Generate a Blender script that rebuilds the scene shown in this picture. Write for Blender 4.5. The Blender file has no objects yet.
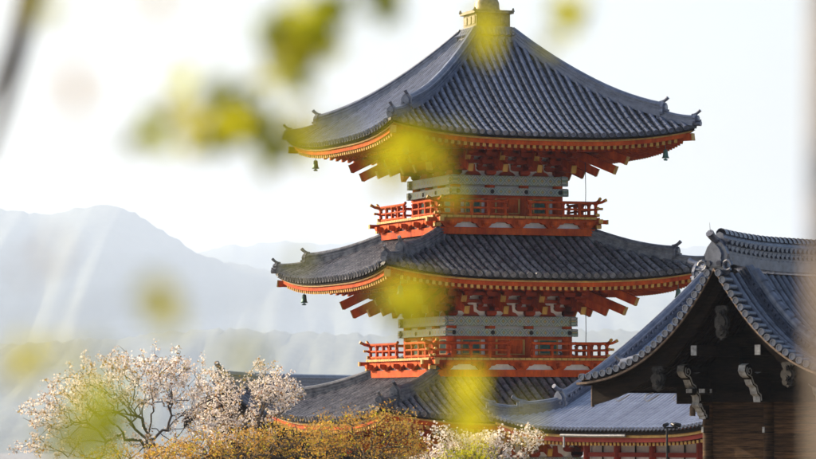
import bpy, math, random
from mathutils import Vector, Matrix
random.seed(7)
PI = math.pi
SC = bpy.context.scene
COL = SC.collection

# ------------------------------------------------------------------ camera
FPX = 3800.0                      # focal length in pixels of an 816 px wide picture
HC = 4.4                          # level the buildings are measured from
CZ = 5.5                          # camera height above the pagoda's ground
HZ = 412.0                        # picture row of the horizon
PITCH = math.atan((HZ - 229.5) / FPX)
cam_d = bpy.data.cameras.new('camera')
cam = bpy.data.objects.new('camera', cam_d)
COL.objects.link(cam)
cam.location = (0, 0, CZ)
cam.rotation_euler = (PI / 2 + PITCH, 0, 0)
cam_d.sensor_width = 36
cam_d.lens = FPX / 816 * 36
cam_d.clip_end = 60000
cam_d.clip_start = 0.1
cam_d.dof.use_dof = True
cam_d.dof.focus_distance = 113
cam_d.dof.aperture_fstop = 3.43
cam_d.dof.aperture_blades = 0
SC.camera = cam

# ------------------------------------------------------------------ sky, sun, exposure
SUN_DIR = Vector((-0.88, 0.475, 0.0)).normalized()      # from the left, a little behind the pagoda
SUN_EL = math.radians(23)
world = bpy.data.worlds.new('World')
SC.world = world
world.use_nodes = True
wn = world.node_tree.nodes
wl = world.node_tree.links
sky = wn.new('ShaderNodeTexSky')
sky.sky_type = 'NISHITA'
sky.sun_disc = False
sky.sun_elevation = SUN_EL
sky.sun_rotation = math.atan2(SUN_DIR.x, SUN_DIR.y)
sky.air_density = 0.9
sky.dust_density = 5.0
sky.ozone_density = 1.0
bg = wn['Background']
wl.new(sky.outputs[0], bg.inputs[0])
bg.inputs[1].default_value = 0.14
sd = bpy.data.lights.new('sun', 'SUN')
sun = bpy.data.objects.new('sun', sd)
COL.objects.link(sun)
sd.energy = 4.8
sd.angle = math.radians(0.6)
sd.color = (1.0, 0.82, 0.58)
to_sun = Vector((SUN_DIR.x * math.cos(SUN_EL), SUN_DIR.y * math.cos(SUN_EL), math.sin(SUN_EL)))
sun.rotation_euler = to_sun.to_track_quat('Z', 'Y').to_euler()
sun.location = (-60, 120, 90)
SC.view_settings.view_transform = 'Standard'
SC.view_settings.look = 'None'
SC.view_settings.gamma = 1
SC.view_settings.use_curve_mapping = False
SC.view_settings.exposure = 1.04
SC.cycles.use_denoising = True
SC.cycles.max_bounces = 8
SC.cycles.transparent_max_bounces = 8
SC.cycles.volume_bounces = 1


def px2w(px, py, depth):
    """point seen at a pixel of the 816 x 459 photograph, at a depth along +Y"""
    u = (px - 408) / FPX
    v = (229.5 - py) / FPX
    Y = math.cos(PITCH) - v * math.sin(PITCH)
    Z = math.sin(PITCH) + v * math.cos(PITCH)
    k = depth / Y
    return Vector((u * k, depth, CZ + Z * k))


DK = FPX / 3100.0


def rise(depth):
    """how much the temple ground rises towards the camera"""
    return (CZ - HC) - (445 - HZ) / (FPX / depth)


# ------------------------------------------------------------------ materials
MATS = {}


def ramp(nt, stops):
    r = nt.nodes.new('ShaderNodeValToRGB')
    el = r.color_ramp.elements
    el[0].position, el[0].color = stops[0][0], (*stops[0][1], 1)
    el[1].position, el[1].color = stops[-1][0], (*stops[-1][1], 1)
    for p, c in stops[1:-1]:
        e = el.new(p)
        e.color = (*c, 1)
    return r


def mat(name, c0, c1, scale=3.0, rough=0.7, bump=0.0, bscale=20.0, stretch=(1, 1, 1), spec=0.5,
        metal=0.0, island=0.0, detail=6.0, objrand=0.0, grime=0.0):
    """noise between two colours, random shift per piece and a little relief"""
    m = bpy.data.materials.new(name)
    m.use_nodes = True
    nt = m.node_tree
    p = nt.nodes['Principled BSDF']
    tc = nt.nodes.new('ShaderNodeTexCoord')
    mp = nt.nodes.new('ShaderNodeMapping')
    mp.inputs['Scale'].default_value = stretch
    nt.links.new(tc.outputs['Object'], mp.inputs[0])
    n = nt.nodes.new('ShaderNodeTexNoise')
    n.inputs['Scale'].default_value = scale
    n.inputs['Detail'].default_value = detail
    n.inputs['Roughness'].default_value = 0.65
    nt.links.new(mp.outputs[0], n.inputs['Vector'])
    r = ramp(nt, [(0.36, c0), (0.64, c1)])
    nt.links.new(n.outputs['Fac'], r.inputs[0])
    last = r.outputs[0]
    if island or objrand:
        if island:
            g = nt.nodes.new('ShaderNodeNewGeometry')
            src = g.outputs['Random Per Island']
            amt = island
        else:
            g = nt.nodes.new('ShaderNodeObjectInfo')
            src = g.outputs['Random']
            amt = objrand
        mr = nt.nodes.new('ShaderNodeMapRange')
        mr.inputs['To Min'].default_value = 1 - amt
        mr.inputs['To Max'].default_value = 1 + amt
        nt.links.new(src, mr.inputs[0])
        hs = nt.nodes.new('ShaderNodeHueSaturation')
        nt.links.new(mr.outputs[0], hs.inputs['Value'])
        nt.links.new(last, hs.inputs['Color'])
        last = hs.outputs[0]
    if grime:
        ng = nt.nodes.new('ShaderNodeTexNoise')
        ng.inputs['Scale'].default_value = 7.0
        ng.inputs['Detail'].default_value = 10
        ng.inputs['Roughness'].default_value = 0.75
        mg = nt.nodes.new('ShaderNodeMapping')
        mg.inputs['Scale'].default_value = (1, 1, 0.35)
        nt.links.new(tc.outputs['Object'], mg.inputs[0])
        nt.links.new(mg.outputs[0], ng.inputs['Vector'])
        rg = ramp(nt, [(0.38, (1 - grime, 1 - grime, 1 - grime * 0.8)), (0.58, (1, 1, 1))])
        nt.links.new(ng.outputs['Fac'], rg.inputs[0])
        mm = nt.nodes.new('ShaderNodeMixRGB')
        mm.blend_type = 'MULTIPLY'
        mm.inputs[0].default_value = 1.0
        nt.links.new(last, mm.inputs[1])
        nt.links.new(rg.outputs[0], mm.inputs[2])
        last = mm.outputs[0]
    nt.links.new(last, p.inputs['Base Color'])
    p.inputs['Roughness'].default_value = rough
    p.inputs['Specular IOR Level'].default_value = spec
    p.inputs['Metallic'].default_value = metal
    if bump:
        n2 = nt.nodes.new('ShaderNodeTexNoise')
        n2.inputs['Scale'].default_value = bscale
        n2.inputs['Detail'].default_value = 4
        nt.links.new(mp.outputs[0], n2.inputs['Vector'])
        b = nt.nodes.new('ShaderNodeBump')
        b.inputs['Strength'].default_value = bump
        b.inputs['Distance'].default_value = 0.02
        nt.links.new(n2.outputs['Fac'], b.inputs['Height'])
        nt.links.new(b.outputs[0], p.inputs['Normal'])
    MATS[name] = m
    return m


def leaf_mat(name, cols, trans=0.5, rough=0.6):
    """thin leaf or petal: colour by piece, lets light through"""
    m = bpy.data.materials.new(name)
    m.use_nodes = True
    nt = m.node_tree
    out = nt.nodes['Material Output']
    p = nt.nodes['Principled BSDF']
    g = nt.nodes.new('ShaderNodeNewGeometry')
    k = len(cols)
    r = ramp(nt, [(i / (k - 1), c) for i, c in enumerate(cols)])
    oi = nt.nodes.new('ShaderNodeObjectInfo')
    ad = nt.nodes.new('ShaderNodeMath')
    ad.operation = 'ADD'
    fr = nt.nodes.new('ShaderNodeMath')
    fr.operation = 'FRACT'
    nt.links.new(g.outputs['Random Per Island'], ad.inputs[0])
    nt.links.new(oi.outputs['Random'], ad.inputs[1])
    nt.links.new(ad.outputs[0], fr.inputs[0])
    nt.links.new(fr.outputs[0], r.inputs[0])
    nt.links.new(r.outputs[0], p.inputs['Base Color'])
    p.inputs['Roughness'].default_value = rough
    p.inputs['Specular IOR Level'].default_value = 0.25
    t = nt.nodes.new('ShaderNodeBsdfTranslucent')
    nt.links.new(r.outputs[0], t.inputs['Color'])
    mx = nt.nodes.new('ShaderNodeMixShader')
    mx.inputs[0].default_value = trans
    nt.links.new(p.outputs[0], mx.inputs[1])
    nt.links.new(t.outputs[0], mx.inputs[2])
    nt.links.new(mx.outputs[0], out.inputs[0])
    MATS[name] = m
    return m


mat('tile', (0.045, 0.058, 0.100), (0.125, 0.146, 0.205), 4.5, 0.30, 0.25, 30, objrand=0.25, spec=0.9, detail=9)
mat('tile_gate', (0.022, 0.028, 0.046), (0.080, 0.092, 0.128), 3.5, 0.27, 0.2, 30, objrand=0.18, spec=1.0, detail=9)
mat('tile_worn', (0.024, 0.029, 0.046), (0.170, 0.174, 0.190), 4.2, 0.36, 0.35, 25, objrand=0.22, detail=8)
mat('tile_new', (0.22, 0.25, 0.33), (0.32, 0.35, 0.44), 2.5, 0.42, 0.2, 30, objrand=0.10)
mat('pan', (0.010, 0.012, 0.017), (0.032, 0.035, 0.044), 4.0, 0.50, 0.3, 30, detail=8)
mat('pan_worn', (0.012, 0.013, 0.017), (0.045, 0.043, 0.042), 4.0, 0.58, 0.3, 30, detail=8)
mat('pan_new_shaded', (0.035, 0.040, 0.058), (0.070, 0.078, 0.102), 4.0, 0.45, 0.3, 30)  # same tile as the hall's cover rows, darkened to paint in the shade between them
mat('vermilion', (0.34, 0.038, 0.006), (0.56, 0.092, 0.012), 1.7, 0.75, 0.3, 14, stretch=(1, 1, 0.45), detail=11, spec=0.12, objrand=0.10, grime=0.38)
mat('vermilion_shaded', (0.19, 0.021, 0.005), (0.32, 0.040, 0.008), 2.0, 0.6, 0.15, 14, spec=0.2)  # vermilion for brackets, purlins and soffits, under-eave shade put into the colour
mat('maroon', (0.24, 0.026, 0.016), (0.33, 0.042, 0.026), 2.0, 0.6, 0.15, 14, spec=0.2)
mat('ochre', (0.36, 0.185, 0.022), (0.54, 0.305, 0.045), 4.0, 0.5, 0.1, 20, grime=0.3)
mat('plaster', (0.66, 0.65, 0.63), (0.80, 0.79, 0.77), 1.6, 0.85, 0.1, 12, grime=0.15)
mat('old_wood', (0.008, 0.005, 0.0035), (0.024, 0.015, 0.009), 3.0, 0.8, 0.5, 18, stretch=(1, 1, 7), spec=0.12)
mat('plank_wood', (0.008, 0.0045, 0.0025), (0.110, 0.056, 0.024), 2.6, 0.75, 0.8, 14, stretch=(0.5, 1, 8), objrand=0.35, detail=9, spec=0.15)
mat('edge_wood', (0.090, 0.055, 0.032), (0.230, 0.150, 0.095), 6.0, 0.65, 0.4, 22)
mat('white_paint', (0.24, 0.23, 0.21), (0.52, 0.51, 0.48), 9.0, 0.7, 0.1, 25)
mat('verdigris', (0.040, 0.095, 0.080), (0.110, 0.230, 0.195), 9.0, 0.55, 0.2, 40, metal=0.3)
mat('bronze', (0.105, 0.090, 0.055), (0.230, 0.195, 0.120), 7.0, 0.5, 0.3, 25, metal=0.35)
mat('lattice_green', (0.012, 0.085, 0.062), (0.022, 0.125, 0.090), 6.0, 0.5)
mat('black_metal', (0.010, 0.010, 0.011), (0.022, 0.022, 0.024), 8.0, 0.4, metal=0.5)
mat('grey_metal', (0.30, 0.30, 0.29), (0.46, 0.45, 0.43), 8.0, 0.4, metal=0.2)
mat('stone', (0.20, 0.19, 0.175), (0.34, 0.325, 0.30), 3.0, 0.85, 0.5, 12)
mat('ground', (0.075, 0.062, 0.045), (0.150, 0.125, 0.090), 0.6, 0.95, 0.5, 4)
mat('bark', (0.045, 0.034, 0.026), (0.120, 0.094, 0.072), 9.0, 0.9, 0.6, 30)
mat('twig_bark', (0.060, 0.045, 0.030), (0.130, 0.098, 0.066), 9.0, 0.9, 0.4, 30)
mat('grey_bark', (0.085, 0.066, 0.050), (0.170, 0.135, 0.105), 9.0, 0.9, 0.4, 30)
mat('hill', (0.030, 0.042, 0.026), (0.068, 0.080, 0.046), 0.02, 0.95, 0.0)
leaf_mat('petal', [(0.72, 0.61, 0.54), (0.80, 0.73, 0.68), (0.87, 0.82, 0.78), (0.78, 0.72, 0.66), (0.58, 0.46, 0.33)], 0.4)
leaf_mat('bud', [(0.30, 0.13, 0.06), (0.42, 0.26, 0.09), (0.36, 0.32, 0.10)], 0.4)
leaf_mat('gold_leaf', [(0.36, 0.165, 0.028), (0.48, 0.25, 0.040), (0.58, 0.35, 0.065), (0.44, 0.29, 0.050), (0.52, 0.37, 0.11)], 0.5)
leaf_mat('lime_leaf', [(0.28, 0.28, 0.010), (0.40, 0.38, 0.012), (0.50, 0.45, 0.016), (0.36, 0.35, 0.014)], 0.6)
leaf_mat('green_leaf', [(0.17, 0.22, 0.012), (0.28, 0.31, 0.014), (0.40, 0.38, 0.016)], 0.65)


def beam_mat(name='painted_beam'):
    """grey-green beam with a small painted lozenge pattern"""
    m = bpy.data.materials.new(name)
    m.use_nodes = True
    nt = m.node_tree
    p = nt.nodes['Principled BSDF']
    tc = nt.nodes.new('ShaderNodeTexCoord')
    sx = nt.nodes.new('ShaderNodeSeparateXYZ')
    nt.links.new(tc.outputs['Object'], sx.inputs[0])

    def mth(op, a_, b_):
        n_ = nt.nodes.new('ShaderNodeMath')
        n_.operation = op
        for i_, q_ in enumerate((a_, b_)):
            if isinstance(q_, (int, float)):
                n_.inputs[i_].default_value = q_
            else:
                nt.links.new(q_, n_.inputs[i_])
        return n_.outputs[0]

    k_ = 3.4        # lozenges per metre
    za = mth('MULTIPLY', sx.outputs['Z'], 0.9)
    d0 = mth('PINGPONG', mth('MULTIPLY', mth('ADD', sx.outputs['X'], za), k_), 0.5)
    d1 = mth('PINGPONG', mth('MULTIPLY', mth('SUBTRACT', sx.outputs['X'], za), k_), 0.5)
    lz = mth('MULTIPLY', mth('MAXIMUM', d0, d1), 1.7)
    r = ramp(nt, [(0.0, (0.55, 0.38, 0.12)), (0.22, (0.46, 0.34, 0.14)), (0.30, (0.06, 0.22, 0.17)),
                  (0.48, (0.36, 0.42, 0.36)), (0.62, (0.48, 0.50, 0.44)), (0.8, (0.16, 0.25, 0.26))])
    nt.links.new(lz, r.inputs[0])
    n = nt.nodes.new('ShaderNodeTexNoise')
    n.inputs['Scale'].default_value = 3
    nt.links.new(tc.outputs['Object'], n.inputs['Vector'])
    mx = nt.nodes.new('ShaderNodeMixRGB')
    mx.blend_type = 'MULTIPLY'
    mx.inputs[0].default_value = 0.5
    nt.links.new(r.outputs[0], mx.inputs[1])
    nt.links.new(n.outputs['Color'], mx.inputs[2])
    nt.links.new(r.outputs[0], mx.inputs[1])
    nt.links.new(mx.outputs[0], p.inputs['Base Color'])
    p.inputs['Roughness'].default_value = 0.6
    MATS[name] = m


beam_mat()


# ------------------------------------------------------------------ mesh helpers
class MB:
    def __init__(self):
        self.v, self.f, self.m, self.s = [], [], [], []
        self.x = None

    def add(self, verts, faces, mi=0, smooth=False):
        b = len(self.v)
        if self.x is not None:
            X = self.x
            verts = [X @ Vector(q) for q in verts]
        self.v.extend([tuple(q) for q in verts])
        for f in faces:
            self.f.append([b + i for i in f])
            self.m.append(mi)
            self.s.append(smooth)

    def box(self, c, s, mi=0, rz=0.0):
        hx, hy, hz = s[0] / 2, s[1] / 2, s[2] / 2
        vs = []
        cr, sr = math.cos(rz), math.sin(rz)
        for dz in (-hz, hz):
            for dx, dy in ((-hx, -hy), (hx, -hy), (hx, hy), (-hx, hy)):
                vs.append((c[0] + dx * cr - dy * sr, c[1] + dx * sr + dy * cr, c[2] + dz))
        self.add(vs, [(0, 3, 2, 1), (4, 5, 6, 7), (0, 1, 5, 4), (1, 2, 6, 5), (2, 3, 7, 6), (3, 0, 4, 7)], mi)

    def beam(self, p0, p1, w, h, mi=0, up=(0, 0, 1), h1=None, endmat=None):
        """box from p0 to p1 (centre line)"""
        p0, p1 = Vector(p0), Vector(p1)
        t = (p1 - p0).normalized()
        sd_ = t.cross(Vector(up)).normalized()
        u = sd_.cross(t)
        h1 = h if h1 is None else h1
        vs = []
        for q, hh in ((p0, h), (p1, h1)):
            vs += [q - sd_ * w / 2 - u * hh / 2, q + sd_ * w / 2 - u * hh / 2, q + sd_ * w / 2 + u * hh / 2, q - sd_ * w / 2 + u * hh / 2]
        self.add(vs, [(0, 4, 5, 1), (1, 5, 6, 2), (2, 6, 7, 3), (3, 7, 4, 0)], mi)
        self.add(vs, [(0, 1, 2, 3)], mi)
        self.add(vs, [(7, 6, 5, 4)], mi if endmat is None else endmat)

    def prism(self, poly, o, ux, uy, ext, mi=0, rim=None):
        """polygon in the plane (ux, uy) at o, extruded both ways by ext/2"""
        o, ux, uy, ext = Vector(o), Vector(ux), Vector(uy), Vector(ext)
        n = len(poly)
        a = [o + ux * q[0] + uy * q[1] - ext / 2 for q in poly]
        b = [q + ext for q in a]
        rim = mi if rim is None else rim
        self.add(a + b, [list(range(n))[::-1], list(range(n, 2 * n))], mi)
        self.add(a + b, [(i, (i + 1) % n, n + (i + 1) % n, n + i) for i in range(n)], rim)

    def sweep(self, prof, pts, side, up=None, mi=0, smooth=False, caps=True):
        """open profile list (a, b): a along side, b along the normal of the path"""
        pts = [Vector(q) for q in pts]
        side = Vector(side).normalized()
        vs = []
        n = len(prof)
        for i, q in enumerate(pts):
            t = (pts[min(i + 1, len(pts) - 1)] - pts[max(i - 1, 0)]).normalized()
            u = Vector(up) if up is not None else side.cross(t)
            if u.z < 0:
                u = -u
            for a, b in prof:
                vs.append(q + side * a + u * b)
        fs = []
        for i in range(len(pts) - 1):
            for j in range(n):
                k = (j + 1) % n
                fs.append((i * n + j, i * n + k, (i + 1) * n + k, (i + 1) * n + j))
        if caps:
            fs.append(list(range(n))[::-1])
            e = (len(pts) - 1) * n
            fs.append(list(range(e, e + n)))
        self.add(vs, fs, mi, smooth)

    def tube(self, pts, rad, n=6, mi=0, smooth=True, caps=True):
        pts = [Vector(q) for q in pts]
        if not isinstance(rad, (list, tuple)):
            rad = [rad] * len(pts)
        vs, fs = [], []
        ref = None
        for i, q in enumerate(pts):
            t = (pts[min(i + 1, len(pts) - 1)] - pts[max(i - 1, 0)])
            t = t.normalized() if t.length > 1e-9 else Vector((0, 0, 1))
            if ref is None:
                ref = t.orthogonal().normalized()
            a = (ref - t * ref.dot(t))
            a = a.normalized() if a.length > 1e-6 else t.orthogonal().normalized()
            ref = a
            b = t.cross(a)
            for j in range(n):
                w = 2 * PI * j / n
                vs.append(q + (a * math.cos(w) + b * math.sin(w)) * rad[i])
        for i in range(len(pts) - 1):
            for j in range(n):
                k = (j + 1) % n
                fs.append((i * n + j, i * n + k, (i + 1) * n + k, (i + 1) * n + j))
        self.add(vs, fs, mi, smooth)
        if caps:
            e = (len(pts) - 1) * n
            self.add(vs, [list(range(n))[::-1], list(range(e, e + n))], mi)

    def lathe(self, prof, c, n=20, mi=0, smooth=True):
        c = Vector(c)
        vs, fs = [], []
        for r, z in prof:
            for j in range(n):
                w = 2 * PI * j / n
                vs.append(c + Vector((r * math.cos(w), r * math.sin(w), z)))
        for i in range(len(prof) - 1):
            for j in range(n):
                k = (j + 1) % n
                fs.append((i * n + j, i * n + k, (i + 1) * n + k, (i + 1) * n + j))
        self.add(vs, fs, mi, smooth)

    def mesh(self, name, mats):
        me = bpy.data.meshes.new(name)
        me.from_pydata(self.v, [], self.f)
        for q in mats:
            me.materials.append(MATS[q])
        me.polygons.foreach_set('material_index', self.m)
        me.polygons.foreach_set('use_smooth', self.s)
        me.update()
        return me

    def build(self, name, mats, parent=None, loc=None, rz=None):
        if isinstance(mats, str):
            mats = [mats]
        return put(name, self.mesh(name, mats), parent, loc, rz)


def put(name, me, parent=None, loc=None, rz=None):
    o = bpy.data.objects.new(name, me)
    COL.objects.link(o)
    o.parent = parent
    if loc is not None:
        o.location = loc
    if rz is not None:
        o.rotation_euler = (0, 0, rz)
    return o


def tag(o, label=None, cat=None, group=None, kind=None):
    if label:
        o['label'] = label
    if cat:
        o['category'] = cat
    if group:
        o['group'] = group
    if kind:
        o['kind'] = kind
    return o


def empty(name, loc=(0, 0, 0), rz=0.0, parent=None):
    o = bpy.data.objects.new(name, None)
    COL.objects.link(o)
    o.location = loc
    o.rotation_euler = (0, 0, rz)
    o.parent = parent
    o.empty_display_size = 0.3
    return o


def cover_row(mb, pts, side, rad, nseg=6, mi=0, disc=True, jag=0.10):
    """a run of half-round cover tiles lapping down a slope; pts go from the eave up, one point per tile"""
    pts = [Vector(q) for q in pts]
    side = Vector(side).normalized()
    n = nseg + 1
    vs, fs = [], []
    rings = 0
    for i in range(len(pts) - 1):
        a, b = pts[i], pts[i + 1]
        t = (b - a).normalized()
        u = side.cross(t)
        if u.z < 0:
            u = -u
        for q, r in ((a, rad * (1 + jag)), (b, rad)):
            for j in range(n):
                w = PI * j / nseg
                vs.append(q + side * math.cos(w) * r + u * (math.sin(w) * r))
            rings += 1
    for i in range(rings - 1):
        for j in range(nseg):
            fs.append((i * n + j, i * n + j + 1, (i + 1) * n + j + 1, (i + 1) * n + j))
    mb.add(vs, fs, mi, False)
    if disc:
        a, b = pts[0], pts[1]
        t = (b - a).normalized()
        u = side.cross(t)
        if u.z < 0:
            u = -u
        c0 = a + u * rad * 0.15
        R1 = rad * 1.22
        k = 10
        ring = lambda q, r: [q + (side * math.cos(2 * PI * j / k) + u * math.sin(2 * PI * j / k)) * r for j in range(k)]
        vs = ring(c0 + t * 0.02, R1) + ring(c0 - t * 0.05, R1) + ring(c0 - t * 0.05, R1 * 0.72) + ring(c0 - t * 0.03, R1 * 0.66)
        fs = []
        for i in range(3):
            for j in range(k):
                j2 = (j + 1) % k
                fs.append((i * k + j, i * k + j2, (i + 1) * k + j2, (i + 1) * k + j))
        fs.append(list(range(3 * k, 4 * k)))
        fs.append(list(range(k)))
        mb.add(vs, fs, mi, False)


def seg_points(f, a, b, step):
    n = max(1, int(round(abs(b - a) / step)))
    return [f(a + (b - a) * i / n) for i in range(n + 1)]


def ridge_profile(w, h):
    """stacked ridge tiles with a round cover on top (closed profile)"""
    p = [(-w * 0.62, -0.12), (-w * 0.62, h * 0.18), (-w * 0.5, h * 0.2), (-w * 0.5, h * 0.36), (-w * 0.56, h * 0.38),
         (-w * 0.56, h * 0.46), (-w * 0.42, h * 0.48), (-w * 0.42, h * 0.62), (-w * 0.52, h * 0.64), (-w * 0.52, h * 0.74), (-w * 0.34, h * 0.76)]
    cap = []
    for j in range(5):
        a = PI - PI * j / 4
        cap.append((math.cos(a) * w * 0.30, h * 0.76 + math.sin(a) * h * 0.24))
    return p + cap + [(-a, b) for a, b in p[::-1]]


def ridge_end(mb, q, out, up_h, w, h, horn=0.45, mi=0):
    """demon-tile end plate with cheeks and an upswept horn; out = horizontal unit vector pointing off the end"""
    q, out = Vector(q), Vector(out).normalized()
    sd_ = Vector((0, 0, 1)).cross(out)
    poly = [(-0.62, -0.15), (-0.70, 0.10), (-0.60, 0.32), (-0.66, 0.55), (-0.50, 0.80), (-0.22, 1.02), (0, 1.12),
            (0.22, 1.02), (0.50, 0.80), (0.66, 0.55), (0.60, 0.32), (0.70, 0.10), (0.62, -0.15)]
    poly = [(a * w, b * h) for a, b in poly]
    mb.prism(poly, q + out * 0.05, sd_, (0, 0, 1), out * 0.10, mi)
    inner = [(a * 0.6, b * 0.62 + h * 0.2) for a, b in poly]
    mb.prism(inner, q + out * 0.13, sd_, (0, 0, 1), out * 0.08, mi)
    for s in (-1, 1):
        mb.tube([q + out * 0.1 + sd_ * s * w * 0.28 + Vector((0, 0, h * 0.25)), q + out * 0.22 + sd_ * s * w * 0.30 + Vector((0, 0, h * 0.22))], w * 0.13, 8, mi)
    L = horn
    pts = []
    for i in range(6):
        t = i / 5
        pts.append(q + out * (-0.25 * L + 1.0 * L * t) + Vector((0, 0, h * 0.98 + up_h * t ** 2.2)))
    mb.tube(pts, [w * 0.16, w * 0.17, w * 0.18, w * 0.18, w * 0.19, w * 0.21], 8, mi)

# ================================================================== the setting: ground and hills
def gz(x, y):
    """ground height: terrace under the camera, temple ground, then falling away to the valley"""
    z = max(-0.2, rise(max(60, min(y, 150))))
    if y < 14:
        z = 3.9
    elif y < 26:
        k = (y - 14) / 12
        z += (3.9 - z) * (1 - k * k * (3 - 2 * k))
    d = math.hypot(x, y - 110)
    if d > 140:
        z -= min(60, (d - 140) * 0.18)
    return z


gb = MB()
rs = [0, 3, 6, 9, 12, 15, 18, 21, 24, 28, 34, 42, 52, 64, 78, 95, 115, 140, 180, 240, 330, 450, 650, 1000, 1600, 2600, 4200, 7000, 11000, 18500]
na = 64
vs, fs = [(0, 0, gz(0, 0))], []
for r in rs[1:]:
    for j in range(na):
        a = 2 * PI * j / na
        x, y = r * math.sin(a), r * math.cos(a)
        vs.append((x, y, gz(x, y) + (random.uniform(-0.05, 0.05) if r > 14 else 0)))
for j in range(na):
    fs.append((0, 1 + (j + 1) % na, 1 + j))
for i in range(len(rs) - 2):
    for j in range(na):
        a, b = 1 + i * na + j, 1 + i * na + (j + 1) % na
        fs.append((a, b, b + na, a + na))
gb.add(vs, fs, 0, True)
tag(gb.build('ground', 'ground'), 'brown earth ground of the temple precinct', 'ground', kind='structure')


def ridge_line(pts, x):
    for (x0, y0), (x1, y1) in zip(pts, pts[1:]):
        if x <= x1:
            k = (x - x0) / (x1 - x0)
            k = k * k * (3 - 2 * k) * 0.5 + k * 0.5
            return y0 + (y1 - y0) * k
    return pts[-1][1]


def hill(name, dist, crest, x0, x1, width, label, base=-70.0, seed=1, tree=9.0):
    """a wooded range whose crest follows the given (pixel, pixel) skyline at its distance"""
    rnd = random.Random(seed)
    mb = MB()
    nx, ny = 260, 22
    vs, fs = [], []
    ph = [rnd.uniform(0, 6.28) for _ in range(8)]
    for i in range(nx + 1):
        px = x0 + (x1 - x0) * i / nx
        top = px2w(px, ridge_line(crest, px), dist)
        for j in range(ny + 1):
            t = j / ny * 2 - 1
            k = max(0.0, 1 - abs(t)) ** 0.9
            sx = top.x * (1 + t * width / dist * 0.0)
            h = base + (top.z - base) * k
            spur = 0.035 * (top.z - base) * math.sin(px * 0.07 + ph[0] + t * 3) * math.sin(abs(t) * PI) + 0.018 * (top.z - base) * math.sin(px * 0.19 + ph[1]) * math.sin(abs(t) * PI)
            h += spur + (rnd.uniform(-tree, tree) if k > 0 else 0) * 0.5
            vs.append((sx, dist + t * width, h))
    for i in range(nx):
        for j in range(ny):
            a = i * (ny + 1) + j
            fs.append((a, a + ny + 1, a + ny + 2, a + 1))
    mb.add(vs, fs, 0, True)
    return tag(mb.build(name, 'hill'), label, 'hills', kind='structure')


hill('hills', 12000, [(-300, 228), (-60, 222), (0, 209), (18, 211), (38, 214), (60, 213), (78, 208), (100, 206), (116, 206), (135, 213), (155, 226), (175, 238),
                     (190, 249), (197, 253), (225, 262), (300, 275), (420, 285), (1200, 300)], -300, 1150, 2500,
     'hazy blue wooded mountain with a rounded peak on the left', seed=3)
hill('hills', 15500, [(-300, 275), (150, 262), (197, 253), (218, 248), (234, 244), (246, 247), (262, 243), (282, 241), (300, 243), (320, 244), (345, 243), (420, 247),
                     (520, 246), (640, 250), (720, 246), (900, 240), (1200, 236)], -300, 1150, 2500,
     'long pale hazy mountain ridge behind the pagoda', seed=5)
hill('hills', 7500, [(-300, 352), (0, 345), (120, 338), (180, 331), (230, 329), (300, 333), (420, 336), (600, 330), (800, 336), (1200, 345)], -300, 1150, 1500,
     'low misty wooded hills in front of the mountains', seed=9)

# ================================================================== pagoda
PD = 103 * DK
PAG = empty('pagoda', (79 / FPX * PD, PD, 0), math.radians(20))
tag(PAG, 'tall vermilion three-storey pagoda with grey tiled roofs and red balconies', 'pagoda')


class Roof:
    def __init__(s, R, rt, zE, b, c, L, p=3.0):
        s.R, s.rt, s.zE, s.b, s.c, s.L, s.p = R, rt, zE, b, c, L, p

    def lift(s, sv):
        return s.L * min(1.0, abs(sv)) ** s.p

    def z(s, x, r):
        u = s.R - r
        sv = abs(x) / max(r, 0.01)
        t = max(0.0, 1 - u / (s.R - s.rt))
        return s.zE + s.b * u + s.c * u * u + s.lift(sv) * t ** 2

    def P(s, x, r):
        return Vector((x, -r, s.z(x, r)))


def K(k):
    return Matrix.Rotation(k * PI / 2, 4, 'Z')


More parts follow.
